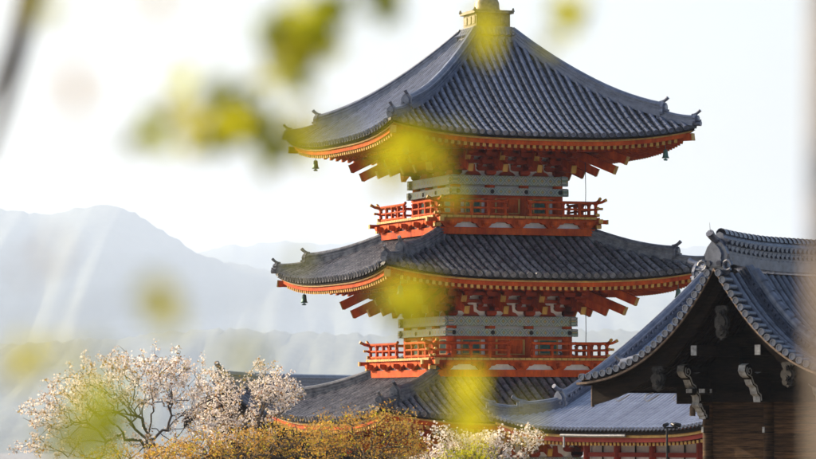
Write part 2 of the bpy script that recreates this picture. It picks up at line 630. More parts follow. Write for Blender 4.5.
def make_roof(rf, sp, rad, tmat, pmat, label, hw=0.30, hh=0.36):
    n = int(2 * rf.R / sp)
    n -= (n % 2)
    xs = [(i - (n - 1) / 2) * sp for i in range(n)]
    # ---- lapping pan tiles on the four slopes, one surface
    pb = MB()
    step = 0.20
    for k in range(4):
        pb.x = K(k)
        edges = [-rf.R] + xs + [rf.R]
        for i in range(len(edges) - 1):
            x0, x1 = edges[i], edges[i + 1]
            xm = (x0 + x1) / 2
            e0, e1, em = (min(rf.R, max(rf.rt, abs(q))) for q in (x0, x1, xm))
            nst = max(1, int(round((rf.R - min(e0, e1)) / step)))
            vs, fs = [], []
            for j in range(nst):
                for tt, up in ((j, 0.030), (j + 1, 0.0)):
                    t = tt / nst
                    for x, e, dn in ((x0, e0, -0.01), (xm, em, -0.06), (x1, e1, -0.01)):
                        q = rf.P(x, rf.R + (e - rf.R) * t)
                        q.z += up + dn
                        vs.append(q)
            for j in range(2 * nst - 1):
                for a in (0, 1):
                    fs.append((j * 3 + a, j * 3 + a + 1, j * 3 + a + 4, j * 3 + a + 3))
            pb.add(vs, fs, 0, False)
            # curved front lip of the eave tile
            q0, q1 = rf.P(x0, rf.R), rf.P(x1, rf.R)
            vs = [q0 + Vector((0, -.02, .03)), q1 + Vector((0, -.02, .03)), q1 + Vector((0, -.02, -.05)),
                  (q0 + q1) / 2 + Vector((0, -.02, -.095)), q0 + Vector((0, -.02, -.05))]
            pb.add(vs, [(0, 4, 3, 2, 1)], 0)
    # underside so the roof is a closed body
    for k in range(4):
        pb.x = K(k)
        vs, fs = [], []
        N, M = 24, 12
        for i in range(N + 1):
            s = -1 + 2 * i / N
            for j in range(M + 1):
                r = rf.R - 0.02 + (rf.rt - rf.R + 0.02) * j / M
                q = rf.P(s * r, r)
                q.z -= 0.15
                vs.append(q)
        for i in range(N):
            for j in range(M):
                a = i * (M + 1) + j
                fs.append((a, a + 1, a + M + 2, a + M + 1))
        pb.add(vs, fs, 0)
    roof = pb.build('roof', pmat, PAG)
    roof['label'] = label
    # ---- rows of cover tiles
    hid = MB()
    for x in xs:
        end = max(rf.rt + 0.02, abs(x) + 0.10)
        if rf.R - end < 0.25:
            continue
        wob = random.uniform(-0.012, 0.012)
        pts = seg_points(lambda r: rf.P(x + wob * math.sin(r * 2.3 + x * 5), r) + Vector((0, 0, 0.022)), rf.R + 0.03, end, 0.30)
        mb = MB()
        cover_row(mb, pts, (1, 0, 0), rad, jag=0.17)
        me = mb.mesh('tile_row', [tmat])
        put('tile_row', me, roof)
        put('tile_row', me, roof, rz=-PI / 2)
        for k in (1, 2):
            hid.x = K(k)
            cover_row(hid, pts, (1, 0, 0), rad)
    tag(hid.build('tile_rows', tmat, roof), kind='stuff')
    # ---- hip ridges, two steps each with horned end tiles
    hb = MB()
    sd_ = Vector((1, -1, 0)).normalized()
    out = Vector((-1, -1, 0)).normalized()
    D = lambda r, dz: Vector((-r, -r, rf.z(-r, r) + dz))
    rtop = rf.rt
    split = rf.R - 0.85
    pts = [D(rtop + (split - rtop) * i / 14, 0.03) for i in range(15)]
    for i in range(9, 15):
        pts[i].z += 0.10 * ((i - 8) / 6) ** 2
    hb.sweep(ridge_profile(hw, hh), pts, sd_, up=(0, 0, 1))
    ridge_end(hb, pts[-1], out, 0.15, hw, hh, 0.30)
    pts = [D(split - 0.1 + (rf.R - 0.06 - split + 0.1) * i / 6, 0.02) for i in range(7)]
    for i in range(3, 7):
        pts[i].z += 0.07 * ((i - 2) / 4) ** 2
    hb.sweep(ridge_profile(hw * 0.85, hh * 0.62), pts, sd_, up=(0, 0, 1))
    ridge_end(hb, pts[-1], out, 0.15, hw * 0.85, hh * 0.66, 0.30)
    hb.tube([D(rf.R - 0.1, 0.04), D(rf.R + 0.06, 0.07) + out * 0.08], 0.085, 10)
    me = hb.mesh('hip_ridge', [tmat])
    for k in range(4):
        put('hip_ridge', me, roof, rz=k * PI / 2)
    return roof


def strip(mb, rf, ro, ri, zt, zbot, mi=0, N=24, k=0):
    """board following the swept eave line on side k, mitred at the corners"""
    mb.x = K(k)
    vs, fs = [], []
    for i in range(N + 1):
        s = -1 + 2 * i / N
        L = rf.lift(s)
        for r, z in ((ro, zt), (ro, zbot), (ri, zbot), (ri, zt)):
            vs.append((s * r, -r, rf.zE + L + z))
    for i in range(N):
        for j in range(4):
            a, b = i * 4 + j, i * 4 + (j + 1) % 4
            fs.append((a, a + 4, b + 4, b))
    mb.add(vs, fs, mi)
    mb.x = None


def boat(mb, c, l, h, w, axis, mi=0):
    """bracket arm with curved-up lower ends; axis 0 = along x, 1 = along y"""
    poly = [(-l / 2, h / 2), (-l / 2, 0), (-l / 2 + h * 0.18, -h * 0.25), (-l / 2 + h * 0.55, -h * 0.44), (-l / 2 + h * 0.9, -h / 2),
            (l / 2 - h * 0.9, -h / 2), (l / 2 - h * 0.55, -h * 0.44), (l / 2 - h * 0.18, -h * 0.25), (l / 2, 0), (l / 2, h / 2)]
    ux = (1, 0, 0) if axis == 0 else (0, 1, 0)
    ext = (0, w, 0) if axis == 0 else (-w, 0, 0)
    mb.prism(poly, c, ux, (0, 0, 1), ext, mi)


def block(mb, c, w, h, mi=0):
    """bearing block: square top, chamfered foot"""
    x, y, z = c
    vs = []
    for ww, zz in ((w * 0.68, -h / 2), (w, -h * 0.08), (w, h / 2)):
        for a, b in ((-1, -1), (1, -1), (1, 1), (-1, 1)):
            vs.append((x + a * ww / 2, y + b * ww / 2, z + zz))
    fs = [(3, 2, 1, 0), (8, 9, 10, 11)]
    for i in (0, 4):
        for j in range(4):
            fs.append((i + j, i + (j + 1) % 4, i + 4 + (j + 1) % 4, i + 4 + j))
    mb.add(vs, fs, mi)


def bracket_mesh(H):
    """three-step bracket standing on the wall beam at y=0, reaching out towards -y; H = total height"""
    mb = MB()
    a = H / 4.0
    block(mb, (0, 0, a * 0.35), 0.34, a * 0.72)
    for i in range(3):
        z = a * (1.0 + i * 0.98)
        pr = 0.42 * (i + 1)
        mb.box((0, -pr / 2 + 0.1, z), (0.13, pr + 0.28, a * 0.55))
        for jj in range(i + 1):
            y = -0.42 * jj
            l = 0.92 - 0.14 * (i - jj)
            boat(mb, (0, y, z), l, a * 0.62, 0.13, 0)
            for dx in (-l / 2 + 0.10, 0, l / 2 - 0.10):
                block(mb, (dx, y, z + a * 0.52), 0.19, a * 0.42)
        block(mb, (0, -pr, z + a * 0.50), 0.20, a * 0.42)
        boat(mb, (0, -pr + 0.02, z), 0.40, a * 0.6, 0.13, 1)
    return mb.mesh('bracket_set', ['vermilion_shaded'])


def tail_mesh(L, h=0.25, w=0.16):
    mb = MB()
    mb.beam((0, 0.0, 0.42 * L), (0, -L, 0), w, h)
    t = Vector((0, -1, -0.42)).normalized()
    p = Vector((0, -L, 0)) + t * 0.002
    mb.beam(p, p + t * 0.035, w + 0.012, h + 0.012, 1)
    return mb.mesh('tail_rafter', ['vermilion', 'ochre'])


def storey(zb, B, Q, R, top, label, balcony=True):
    zE = zb + top
    first = not balcony
    # ------------------------------------------------------------ roof
    if label == 'top':
        rf = Roof(R, 0.70, zE, 0.479, 0.064, 0.42)
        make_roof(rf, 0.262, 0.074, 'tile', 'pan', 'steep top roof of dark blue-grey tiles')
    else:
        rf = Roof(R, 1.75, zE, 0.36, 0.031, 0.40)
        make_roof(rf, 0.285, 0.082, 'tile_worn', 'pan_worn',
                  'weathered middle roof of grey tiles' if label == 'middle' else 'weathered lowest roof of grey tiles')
    # ------------------------------------------------------------ eaves
    eb = MB()
    for k in range(4):
        strip(eb, rf, R - 0.16, R - 0.40, -0.208, -0.345, 0, k=k)
    eave = eb.build('eave_board', 'vermilion', PAG)
    wb, ob, sb = MB(), MB(), MB()
    for k in range(4):
        strip(wb, rf, R - 0.05, R - 0.42, -0.10, -0.15, k=k)
        strip(ob, rf, R - 0.10, R - 0.42, -0.152, -0.206, k=k)
    wb.build('tile_batten', 'old_wood', eave)
    ob.build('gilt_trim', 'ochre', eave)
    rw = B + 0.75
    lowz = lambda s, r: zE + rf.lift(s) * max(0, (r - rw) / (R - rw))
    for k in range(4):        # ceiling boards over the rafters
        sb.x = K(k)
        vs, fs = [], []
        N = 20
        for i in range(N + 1):
            s = -1 + 2 * i / N
            for r, dz in ((R - 0.30, -0.32), (R - 1.30, -0.17), (R - 1.30, -0.28), (B, 0.36)):
                vs.append((s * r, -r, lowz(s, r) + dz))
        for i in range(N):
            for j in range(3):
                fs.append((i * 4 + j, i * 4 + j + 1, i * 4 + j + 5, i * 4 + j + 4))
        sb.add(vs, fs)
    sb.build('soffit', 'vermilion_shaded', eave)
    kb = MB()
    for k in range(4):
        kb.x = K(k)
        vs, fs = [], []
        N = 20
        for i in range(N + 1):
            s = -1 + 2 * i / N
            for r, dz in ((R - 1.12, -0.24), (R - 1.12, -0.37), (R - 1.34, -0.37), (R - 1.34, -0.24)):
                vs.append((s * r, -r, lowz(s, r) + dz))
        for i in range(N):
            for j in range(4):
                a, b = i * 4 + j, i * 4 + (j + 1) % 4
                fs.append((a, a + 4, b + 4, b))
        kb.add(vs, fs)
    kb.build('rafter_beam', 'vermilion', eave)
    ra, rt_ = MB(), MB()
    sp = 0.215
    n = int(2 * (R - 0.25) / sp)
    for k in range(4):
        ra.x = rt_.x = K(k)
        for i in range(n):
            x = (i - (n - 1) / 2) * sp
            for r0, r1, z0, z1 in ((R - 0.24, R - 1.30, -0.390, -0.25), (R - 1.22, B, -0.40, 0.28)):
                ri = max(r1, abs(x) + 0.05)
                if r0 - ri < 0.15:
                    continue
                f = (r0 - ri) / (r0 - r1)
                p0 = Vector((x, -r0, lowz(x / r0, r0) + z0))
                p1 = Vector((x, -ri, lowz(min(1, x / ri), ri) + z0 + (z1 - z0) * f))
                ra.beam(p1, p0, 0.095, 0.105)
                t = (p0 - p1).normalized()
                if r0 > R - 0.5:
                    rt_.beam(p0 + t * 0.002, p0 + t * 0.03, 0.105, 0.115)
    tag(ra.build('rafters', 'vermilion', eave), kind='stuff')
    tag(rt_.build('rafter_tips', 'ochre', eave), kind='stuff')
    # corner hip rafters
    cb = MB()
    o = Vector((-1, -1, 0)).normalized()
    p0 = Vector((-B - 0.3, -B - 0.3, zE - 0.02))
    p1 = Vector((-(R - 1.15), -(R - 1.15), lowz(1, R - 1.15) - 0.38))
    p2 = Vector((-(R - 0.10), -(R - 0.10), lowz(1, R - 0.10) - 0.36))
    cb.beam(p0, p1 + o * 0.25, 0.22, 0.24)
    cb.beam(p1 - o * 0.2 + Vector((0, 0, 0.14)), p2, 0.20, 0.22)
    t = (p2 - p1).normalized()
    cb.beam(p2 + t * 0.002, p2 + t * 0.05, 0.215, 0.235, 1)
    cb.beam(p1 + o * 0.252, p1 + o * 0.29, 0.235, 0.255, 1)
    cme = cb.mesh('hip_rafter', ['vermilion', 'ochre'])
    for k in range(4):
        put('hip_rafter', cme, eave, rz=k * PI / 2)
    # ------------------------------------------------------------ brackets
    cols = [-B, -B / 3, B / 3, B]
    zt = zb + 1.99
    H = zE - 0.27 - zt
    bme = bracket_mesh(H)
    tm = tail_mesh(1.30)
    tm2 = tail_mesh(1.05)
    tc = tail_mesh(2.05, 0.27, 0.20)
    tc2 = tail_mesh(2.45, 0.27, 0.20)
    frieze = MB()
    for k in range(4):
        frieze.x = K(k)
        frieze.box((0, -B + 0.06, zt + H * 0.55), (2 * B, 0.06, H * 1.1))
    frieze = frieze.build('plaster_frieze', 'plaster', PAG)
    pu = MB()
    for k in range(4):
        pu.x = K(k)
        for y, z, h in ((-B - 1.26, zt + H * 0.98, 0.17), (-B - 0.02, zt + H * 0.52, 0.11), (-B - 0.02, zt + H * 0.90, 0.14), (-B - 0.42, zt + H * 0.76, 0.10), (-B - 0.84, zt + H * 0.97, 0.10)):
            pu.box((0, y + k * 0.0008, z + k * 0.0011), (-2 * y + 0.5, 0.15, h))
        # small struts between the brackets
        for x in (-2 * B / 3, 0, 2 * B / 3):
            pu.prism([(-.30, 0), (-.20, .10), (-.09, .14), (-.07, .36), (.07, .36), (.09, .14), (.20, .10), (.30, 0)], (x, -B, zt), (1, 0, 0), (0, 0, 1), (0, 0.09, 0))
    pu.build('purlins', 'vermilion_shaded', PAG)
    for k in range(4):
        X = K(k)
        for x in cols[:-1] if True else cols:
            q = X @ Vector((x, -B, zt))
            br = put('bracket_set', bme, PAG, q, k * PI / 2)
            put('tail_rafter', tm, br, (0, -0.10, 0.17))
            put('tail_rafter', tm2, br, (0, -0.10, 0.56))
        q = X @ Vector((B, -B, zt))
        br = put('bracket_set', bme, PAG, q, k * PI / 2)
        put('tail_rafter', tm, br, (0, -0.10, 0.17))
        # diagonal arms of the corner, one under the other
        q = X @ Vector((-B, -B, zt))
        put('tail_rafter', tc, PAG, q + Vector((0, 0, 0.17)), k * PI / 2 - PI / 4)
        put('tail_rafter', tc2, PAG, q + Vector((0, 0, 0.47)), k * PI / 2 - PI / 4)
    # ------------------------------------------------------------ body
    zf = zb + 0.62 if balcony else 0.9
    wb = MB()
    for k in range(4):
        wb.x = K(k)
        wb.box((0, -B + 0.07, (zf + zt) / 2), (2 * B - 0.1, 0.05, zt - zf))
    wall = wb.build('wall', 'plaster', PAG)
    me = MB()
    me.tube([(0, 0, zf), (0, 0, zt - 0.02)], [0.175, 0.165], 16)
    me = me.mesh('column', ['vermilion'])
    for k in range(4):
        X = K(k)
        for x in cols[:-1]:
            put('column', me, wall, X @ Vector((x, -B, 0)))
    for nm, z, h, pr, ov in (('painted_beam', zb + 1.82, 0.30, 0.12, 0.30), ('painted_beam', zb + 1.45, 0.24, 0.16, 0.30)):
        mb = MB()
        mb.box((0, 0, 0), (2 * B + 2 * ov, 0.16, h))
        bm_ = mb.mesh(nm, ['painted_beam'])
        for k in range(4):
            put(nm, bm_, wall, K(k) @ Vector((0, -B - pr + 0.002 * (k % 2), z + 0.012 * (k % 2))), k * PI / 2)
    mb = MB()
    mb.lathe([(0.0, 0.03), (0.05, 0.025), (0.075, 0.0)], (0, 0, 0), 10)
    st = mb.mesh('stud', ['black_metal'])
    for k in (0, 3):
        for x in cols:
            o = put('stud', st, wall, K(k) @ Vector((x, -B - 0.245, zb + 1.45)))
            o.rotation_euler = (PI / 2, 0, k * PI / 2)
    z0, z1 = zf + 0.05, zb + 1.31
    lm = MB()
    for k in range(4):
        lm.x = K(k)
        lm.box((0, -B - 0.02, z1 + 0.02 * (k % 2) - 0.03), (2 * B, 0.15, 0.10))
        lm.box((0, -B - 0.02, z0 + 0.003 * (k % 2)), (2 * B, 0.15, 0.12))
    lm.build('tie_rail', 'vermilion', wall)
    bw = B * 2 / 3 - 0.34
    dm = MB()        # panelled doors in an ochre frame
    hh = z1 - z0 - 0.1
    for s in (-1, 1):
        dm.box((s * bw * 0.235, -0.05, 0), (bw * 0.44, 0.05, hh * 0.84))
        dm.box((s * bw * 0.235, -0.09, hh * 0.21), (bw * 0.34, 0.03, hh * 0.33))
        dm.box((s * bw * 0.235, -0.09, -hh * 0.20), (bw * 0.34, 0.03, hh * 0.33))
    for s in (-1, 1):
        dm.box((s * bw * 0.475, -0.06, 0), (bw * 0.07, 0.09, hh), 1)
    dm.box((0, -0.06, hh * 0.46), (bw * 0.879, 0.088, hh * 0.08), 1)
    dm.box((0, -0.06, -hh * 0.46), (bw * 0.879, 0.088, hh * 0.08), 1)
    dme = dm.mesh('door', ['vermilion', 'ochre'])
    wm = MB()        # green lattice window
    wm.box((0, -0.02, 0), (bw * 0.58, 0.03, hh * 0.8), 0)
    for i in range(7):
        wm.box(((i - 3) * bw * 0.085, -0.05, 0), (bw * 0.04, 0.03, hh * 0.8), 0)
    for s in (-1, 1):
        wm.box((s * bw * 0.315, -0.045, 0), (0.05, 0.06, hh * 0.92), 1)
        wm.box((0, -0.045, s * hh * 0.43), (bw * 0.58, 0.058, hh * 0.07), 1)
    wme = wm.mesh('lattice_window', ['lattice_green', 'ochre'])
    for k in (0, 1, 3):
        X = K(k)
        zc = (z0 + z1) / 2
        put('door', dme, wall, X @ Vector((0, -B + 0.03, zc)), k * PI / 2)
        for s in (-1, 1):
            put('lattice_window', wme, wall, X @ Vector((s * B * 2 / 3, -B + 0.03, zc)), k * PI / 2)
    # ------------------------------------------------------------ balcony
    if balcony:
        fl = MB()
        fl.box((0, 0, zb + 0.575), (2 * Q + 0.16, 2 * Q + 0.16, 0.05))
        bal = fl.build('balcony', 'vermilion', PAG)
        ba, pl, oc = MB(), MB(), MB()
        for k in range(4):
            ba.x = pl.x = oc.x = K(k)
            e = 0.0012 * (k % 2)
            ba.box((0, -Q + 0.05, zb + 0.115 + e), (2 * Q + 0.02 - e, 0.16, 0.23))
            ba.box((0, -Q, zb + 0.47 + e), (2 * Q + 0.70, 0.13, 0.13))
            pl.box((0, -Q + 0.16, zb + 0.33), (2 * Q - 0.2, 0.04, 0.3))
            nb = int(2 * Q / 0.21)
            for i in range(nb):
                oc.box(((i - (nb - 1) / 2) * 0.21, -Q - 0.10, zb + 0.575), (0.19, 0.10, 0.075))
            for s in (-1, 1):
                oc.box((s * (Q + 0.375), -Q, zb + 0.47 + e), (0.05, 0.142, 0.142))
                oc.box((s * (Q + 0.02), -Q - 0.09, zb + 0.30), (0.14, 0.10, 0.12))
        ba.build('base_beams', 'vermilion', bal)
        pl.build('plaster_band', 'plaster', bal)
        tag(oc.build('floor_board_ends', 'ochre', bal), kind='stuff')
        cb = MB()
        cb.prism([(-.45, .17), (-.45, .10), (-.36, .04), (-.26, .03), (-.22, -.03), (-.13, -.10), (.13, -.10), (.22, -.03), (.26, .03), (.36, .04), (.45, .10), (.45, .17)],
                 (0, 0, 0), (1, 0, 0), (0, 0, 1), (0, 0.14, 0))
        cb.box((0, -0.09, 0.02), (0.16, 0.18, 0.16))
        block(cb, (0, -0.19, 0.05), 0.20, 0.14)
        cme = cb.mesh('balcony_bracket', ['vermilion'])
        for k in range(4):
            for x in (-Q * 0.86, -Q * 0.43, 0, Q * 0.43, Q * 0.86):
                put('balcony_bracket', cme, bal, K(k) @ Vector((x, -Q - 0.005, zb + 0.32)), k * PI / 2)
        # rails: bottom, middle, top with upswept gilded tips, open in the middle
        gap, over = 0.36, 0.36
        r0 = Q - 0.02
        tops = []
        for z, rad, ov in ((0.66, 0.045, 0.10), (0.87, 0.036, 0.22), (1.09, 0.047, over)):
            mb = MB()
            xs_ = [-r0 - ov, -r0 - ov * 0.6, -r0 - ov * 0.2, -r0, -(r0 + gap) / 2, -gap - 0.12, -gap - 0.05, -gap + 0.03]
            up = [0.10 if ov > 0.3 else 0.03, 0.03, 0.0, 0, 0, 0, 0.02 if ov > 0.3 else 0, 0.06 if ov > 0.3 else 0]
            pts = [(x, 0, u) for x, u in zip(xs_, up)]
            mb.tube(pts, rad, 8)
            d = (Vector(pts[0]) - Vector(pts[1])).normalized()
            mb.tube([Vector(pts[0]) - d * 0.06, Vector(pts[0]) + d * 0.03], rad * 1.12, 8, 1)
            tops.append((z, mb.mesh('rail', ['vermilion', 'ochre'])))
        mirror = []
        for z, me in tops:
            m2 = me.copy()
            m2.transform(Matrix.Scale(-1, 4, (1, 0, 0)))
            m2.flip_normals()
            mirror.append((z, m2))
        pm = MB()
        pm.box((0, 0, 0.22), (0.085, 0.085, 0.44))
        block(pm, (0, 0, 0.415), 0.12, 0.07)
        pme = pm.mesh('rail_post', ['vermilion'])
        for k in range(4):
            X = K(k)
            e = 0.012 if k % 2 else 0.0
            for z, me in tops + mirror:
                put('rail', me, bal, X @ Vector((0, -r0, zb + z + e)), k * PI / 2)
            npst = 5
            for s in (-1, 1):
                for i in range(npst):
                    x = s * (gap + 0.08 + (r0 - gap - 0.08) * i / (npst - 1))
                    if s == 1 and i == npst - 1:
                        continue
                    put('rail_post', pme, bal, X @ Vector((x, -r0, zb + 0.62)), k * PI / 2)
    else:
        sb = MB()
        sb.box((0, 0, 0.45), (2 * B + 2.4, 2 * B + 2.4, 0.9))
        sb.box((0, 0, 0.95), (2 * B + 2.6, 2 * B + 2.6, 0.12))
        sb.build('stone_platform', 'stone', PAG)
    return rf


rf3 = storey(HC + 6.86, 1.80, 2.78, 5.26, 3.12, 'top')
rf2 = storey(HC + 2.24, 2.03, 3.05, 5.56, 3.20, 'middle')
rf1 = storey(HC - 2.36, 2.26, 3.3, 5.86, 3.22, 'lowest', balcony=False)

# ---- finial over the top roof
fb = MB()
zt = HC + 13.53
for hwid, z0, z1 in ((0.80, -0.35, 0.0), (0.76, 0.0, 0.13), (0.72, 0.13, 0.26), (0.66, 0.26, 0.36)):
    fb.box((0, 0, zt + (z0 + z1) / 2), (2 * hwid, 2 * hwid, z1 - z0))
for k in range(4):
    fb.x = K(k)
    for i in range(7):
        cover_row(fb, [(-0.66 + 0.22 * i, -0.80, zt + 0.06), (-0.66 + 0.22 * i, -0.62, zt + 0.30)], (1, 0, 0), 0.075)
fb.x = None
fin = fb.build('ridge_base', 'tile', PAG)
db = MB()
zt += 0.36
db.box((0, 0, zt + 0.22), (1.20, 1.20, 0.44))
db.box((0, 0, zt + 0.47), (1.40, 1.40, 0.07))
db.box((0, 0, zt + 0.52), (1.30, 1.30, 0.05))
for k in range(4):
    db.x = K(k)
    for i in range(3):
        db.box((-0.38 + 0.38 * i, -0.61, zt + 0.22), (0.28, 0.03, 0.26))
    db.prism([(-.08, 0), (0.0, 0.12), (.08, 0)], (-0.68, -0.68, zt + 0.50), Vector((1, -1, 0)).normalized(), (0, 0, 1), Vector((1, 1, 0)).normalized() * 0.05)
db.x = None
dew = db.build('dew_basin', 'bronze', PAG)
sb = MB()
sb.lathe([(0.43, 0.0), (0.45, 0.06), (0.43, 0.10), (0.42, 0.28), (0.36, 0.42), (0.24, 0.52), (0.10, 0.57), (0.10, 0.60), (0.34, 0.68), (0.40, 0.76),
          (0.10, 0.74), (0.06, 0.80), (0.055, 5.2), (0.02, 5.4), (0.0, 5.4)], (0, 0, zt + 0.545), 24)
for i in range(9):
    r = 0.40 - 0.018 * i
    z = zt + 1.65 + 0.34 * i
    sb.lathe([(r, -0.04), (r + 0.03, 0), (r, 0.04), (r - 0.03, 0), (r, -0.04)], (0, 0, z), 20)
    for a in range(4):
        d = Vector((math.cos(a * PI / 2), math.sin(a * PI / 2), 0))
        sb.beam(Vector((0, 0, z)) + d * 0.04, Vector((0, 0, z)) + d * r, 0.03, 0.03)
sb.build('spire', 'bronze', PAG)

# ---- cables down the front of the pagoda
X20 = Matrix.Translation((79 / FPX * PD, PD, 0)) @ Matrix.Rotation(math.radians(20), 4, 'Z')
for za, zc in ((HC + 6.86 + 2.4, HC + 6.86 + 0.6), (HC + 2.24 + 2.4, HC + 2.24 + 0.6)):
    cb = MB()
    cb.tube([(2.75, -1.9, za + 0.3), (2.76, -1.92, (za + zc) / 2), (2.75, -1.9, zc)], 0.012, 5)
    cb.build('cable', 'black_metal', PAG)

# ---- wind bells hanging from the eave corners
bell = MB()
bell.lathe([(0.0, 0.0), (0.06, -0.01), (0.085, -0.05), (0.095, -0.16), (0.11, -0.27), (0.15, -0.34), (0.13, -0.345), (0.09, -0.27), (0.0, -0.2)], (0, 0, -0.12), 14)
bell_me = bell.mesh('bell_body', ['verdigris'])
b2 = MB()
b2.tube([(0, 0, 0.05), (0, 0, -0.14)], 0.014, 6)
hook_me = b2.mesh('hook', ['verdigris'])
b3 = MB()
b3.tube([(0, 0, -0.3), (0, 0, -0.50)], 0.010, 5)
b3.prism([(-.11, 0), (-.03, .05), (.03, .05), (.11, 0), (.05, -.03), (-.05, -.03)], (0, 0, -0.53), (1, 0, 0), (0, 0, 1), (0, 0.02, 0))
clap_me = b3.mesh('clapper', ['verdigris'])
for rf, corner, lab in ((rf3, 3, 'left corner of the top roof'), (rf3, 1, 'right corner of the top roof'), (rf3, 0, 'nearest corner of the top roof'),
                        (rf2, 3, 'left corner of the middle roof'), (rf2, 0, 'nearest corner of the middle roof'), (rf2, 1, 'right corner of the middle roof')):
    r = rf.R - 0.76
    zc = rf.zE + 0.80 * rf.L - 0.56
    q = X20 @ (K(corner) @ Vector((-r, -r, zc)))
    e = empty('wind_bell', q, random.uniform(0, 1))
    tag(e, 'small green bronze wind bell under the ' + lab, 'bell', 'wind bells under the eaves of the pagoda')
    e.scale = (0.85, 0.85, 0.85)
    put('bell_body', bell_me, e)
    put('hook', hook_me, e)
    put('clapper', clap_me, e)

# ================================================================== gable-roof helper (gate, rear hall)
def pan_strip(mb, P, a0, a1, u0, u1, step=0.2, dip=0.03, lap=0.025, mi=0):
    """lapping pan tiles between two cover rows; P(a, u) is the slope, u runs from the eave up"""
    n = max(1, int(round(abs(u1 - u0) / step)))
    vs, fs = [], []
    am = (a0 + a1) / 2
    for j in range(n):
        for tt, up in ((j, lap), (j + 1, 0.0)):
            u = u0 + (u1 - u0) * tt / n
            for a, dn in ((a0, 0), (am, -dip), (a1, 0)):
                q = P(a, u).copy()
                q.z += up + dn
                vs.append(q)
    for j in range(2 * n - 1):
        for a in (0, 1):
            fs.append((j * 3 + a, j * 3 + a + 1, j * 3 + a + 4, j * 3 + a + 3))
    mb.add(vs, fs, mi)
    q0, q1, qm = P(a0, u0), P(a1, u0), P(am, u0)
    mb.add([q0 + Vector((0, 0, lap)), q1 + Vector((0, 0, lap)), q1 - Vector((0, 0, .05)), qm - Vector((0, 0, .10)), q0 - Vector((0, 0, .05))], [(0, 1, 2, 3, 4)], mi)


# ================================================================== gate on the right
GK = 0.907
GATE = empty('temple_gate', (305 / FPX * 68 * DK, 68 * DK, rise(68 * DK)), math.radians(-38))
GATE.scale = (GK, GK, GK)
tag(GATE, 'dark wooden gate with a curved tiled gable roof at the right edge', 'gate')
G0 = HC / GK
GA = G0 + 4.36
GW, GL = 4.10, 7.4
gprof = lambda u: 1.6 * abs(u) - 0.30 * u * u + 0.018 * abs(u) ** 3
GP = lambda y, u: Vector((u, y, GA - gprof(u)))

gr = MB()
ys_front = [0.52, 0.80]
ys_back = [1.52 + 0.27 * i for i in range(22)]
ys_all = ys_front + [1.06, 1.32] + ys_back
edges = [0.28] + ys_all + [GL]
for s in (-1, 1):
    for a, b in zip(edges, edges[1:]):
        if b - a < 0.05:
            continue
        pan_strip(gr, GP, a, b, s * GW, s * 0.12)
    # closed underside
    vs, fs = [], []
    for i in range(15):
        u = s * GW * i / 14
        for y in (0.05, GL):
            vs.append(GP(y, u) - Vector((0, 0, 0.15)))
    for i in range(14):
        fs.append((2 * i, 2 * i + 1, 2 * i + 3, 2 * i + 2))
    gr.add(vs, fs, 1)
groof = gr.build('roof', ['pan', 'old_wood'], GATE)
hid = MB()
for y in ys_front + ys_back:
    for s in (1, -1):
        pts = seg_points(lambda u: GP(y, u) + Vector((0, 0, 0.012)), s * (GW + 0.04), s * 0.15, 0.27)
        if s == 1 or y < 1:
            mb = MB()
            cover_row(mb, pts, (0, 1, 0), 0.088)
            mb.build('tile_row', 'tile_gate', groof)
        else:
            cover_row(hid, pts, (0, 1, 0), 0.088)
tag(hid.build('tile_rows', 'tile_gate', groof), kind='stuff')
# verge: short round tiles laid across the gable edge, discs to the front
vt = MB()
for rr in ((0.078, 0.0, 0.36),):
    vt.tube([(0, 0.0, 0), (0, 0.36, 0)], 0.070, 10)
vt.tube([(0, -0.03, 0), (0, 0.05, 0)], 0.088, 12, smooth=False, caps=False)
k = 12
ring = lambda y, r: [(r * math.cos(2 * PI * j / k), y, r * math.sin(2 * PI * j / k)) for j in range(k)]
vs = ring(-0.03, 0.088) + ring(-0.03, 0.064) + ring(-0.015, 0.058)
fs = []
for i in range(2):
    for j in range(k):
        fs.append((i * k + j, i * k + (j + 1) % k, (i + 1) * k + (j + 1) % k, (i + 1) * k + j))
fs.append(list(range(2 * k, 3 * k)))
vt.add(vs, fs)
vt.lathe([(0, 0.0), (0.03, 0.0)], (0, 0, 0), 6)
vme = vt.mesh('verge_tile', ['tile_gate'])
for s in (-1, 1):
    u = 0.16
    while u < GW:
        put('verge_tile', vme, groof, (s * u, 0.0, GA - gprof(u) + 0.05))
        sl = 1.6 - 0.60 * u + 0.054 * u * u
        u += 0.215 / math.sqrt(1 + sl * sl)
# descending ridges beside the verge
for s in (-1, 1):
    hb = MB()
    sd_ = Vector((0, 1, 0))
    end = 3.40
    pts = [GP(1.18, s * (0.1 + (end - 0.1) * i / 14)) for i in range(15)]
    hb.sweep(ridge_profile(0.36, 0.34), pts, sd_)
    for i in range(15):
        u = 0.2 + (end - 0.2) * i / 15
        q = GP(1.18, s * u)
        u2 = u + (end - 0.2) / 15
        q2 = GP(1.18, s * u2)
        t = (q2 - q).normalized()
        nn = sd_.cross(t)
        nn = nn if nn.z > 0 else -nn
        cover_row(hb, [q2 + nn * 0.325, q + nn * 0.315], sd_, 0.125, disc=False, jag=0.14)
        for e in (-1, 1):
            for f in (0.2, 0.7):
                w = q + (q2 - q) * f + nn * 0.17 + sd_ * e * 0.15
                hb.tube([w, w + sd_ * e * 0.06], 0.055, 6, smooth=False)
    ridge_end(hb, pts[-1], (s, 0, 0), 0.15, 0.38, 0.38, 0.34)
    hb.build('descending_ridge', 'tile_gate', groof)
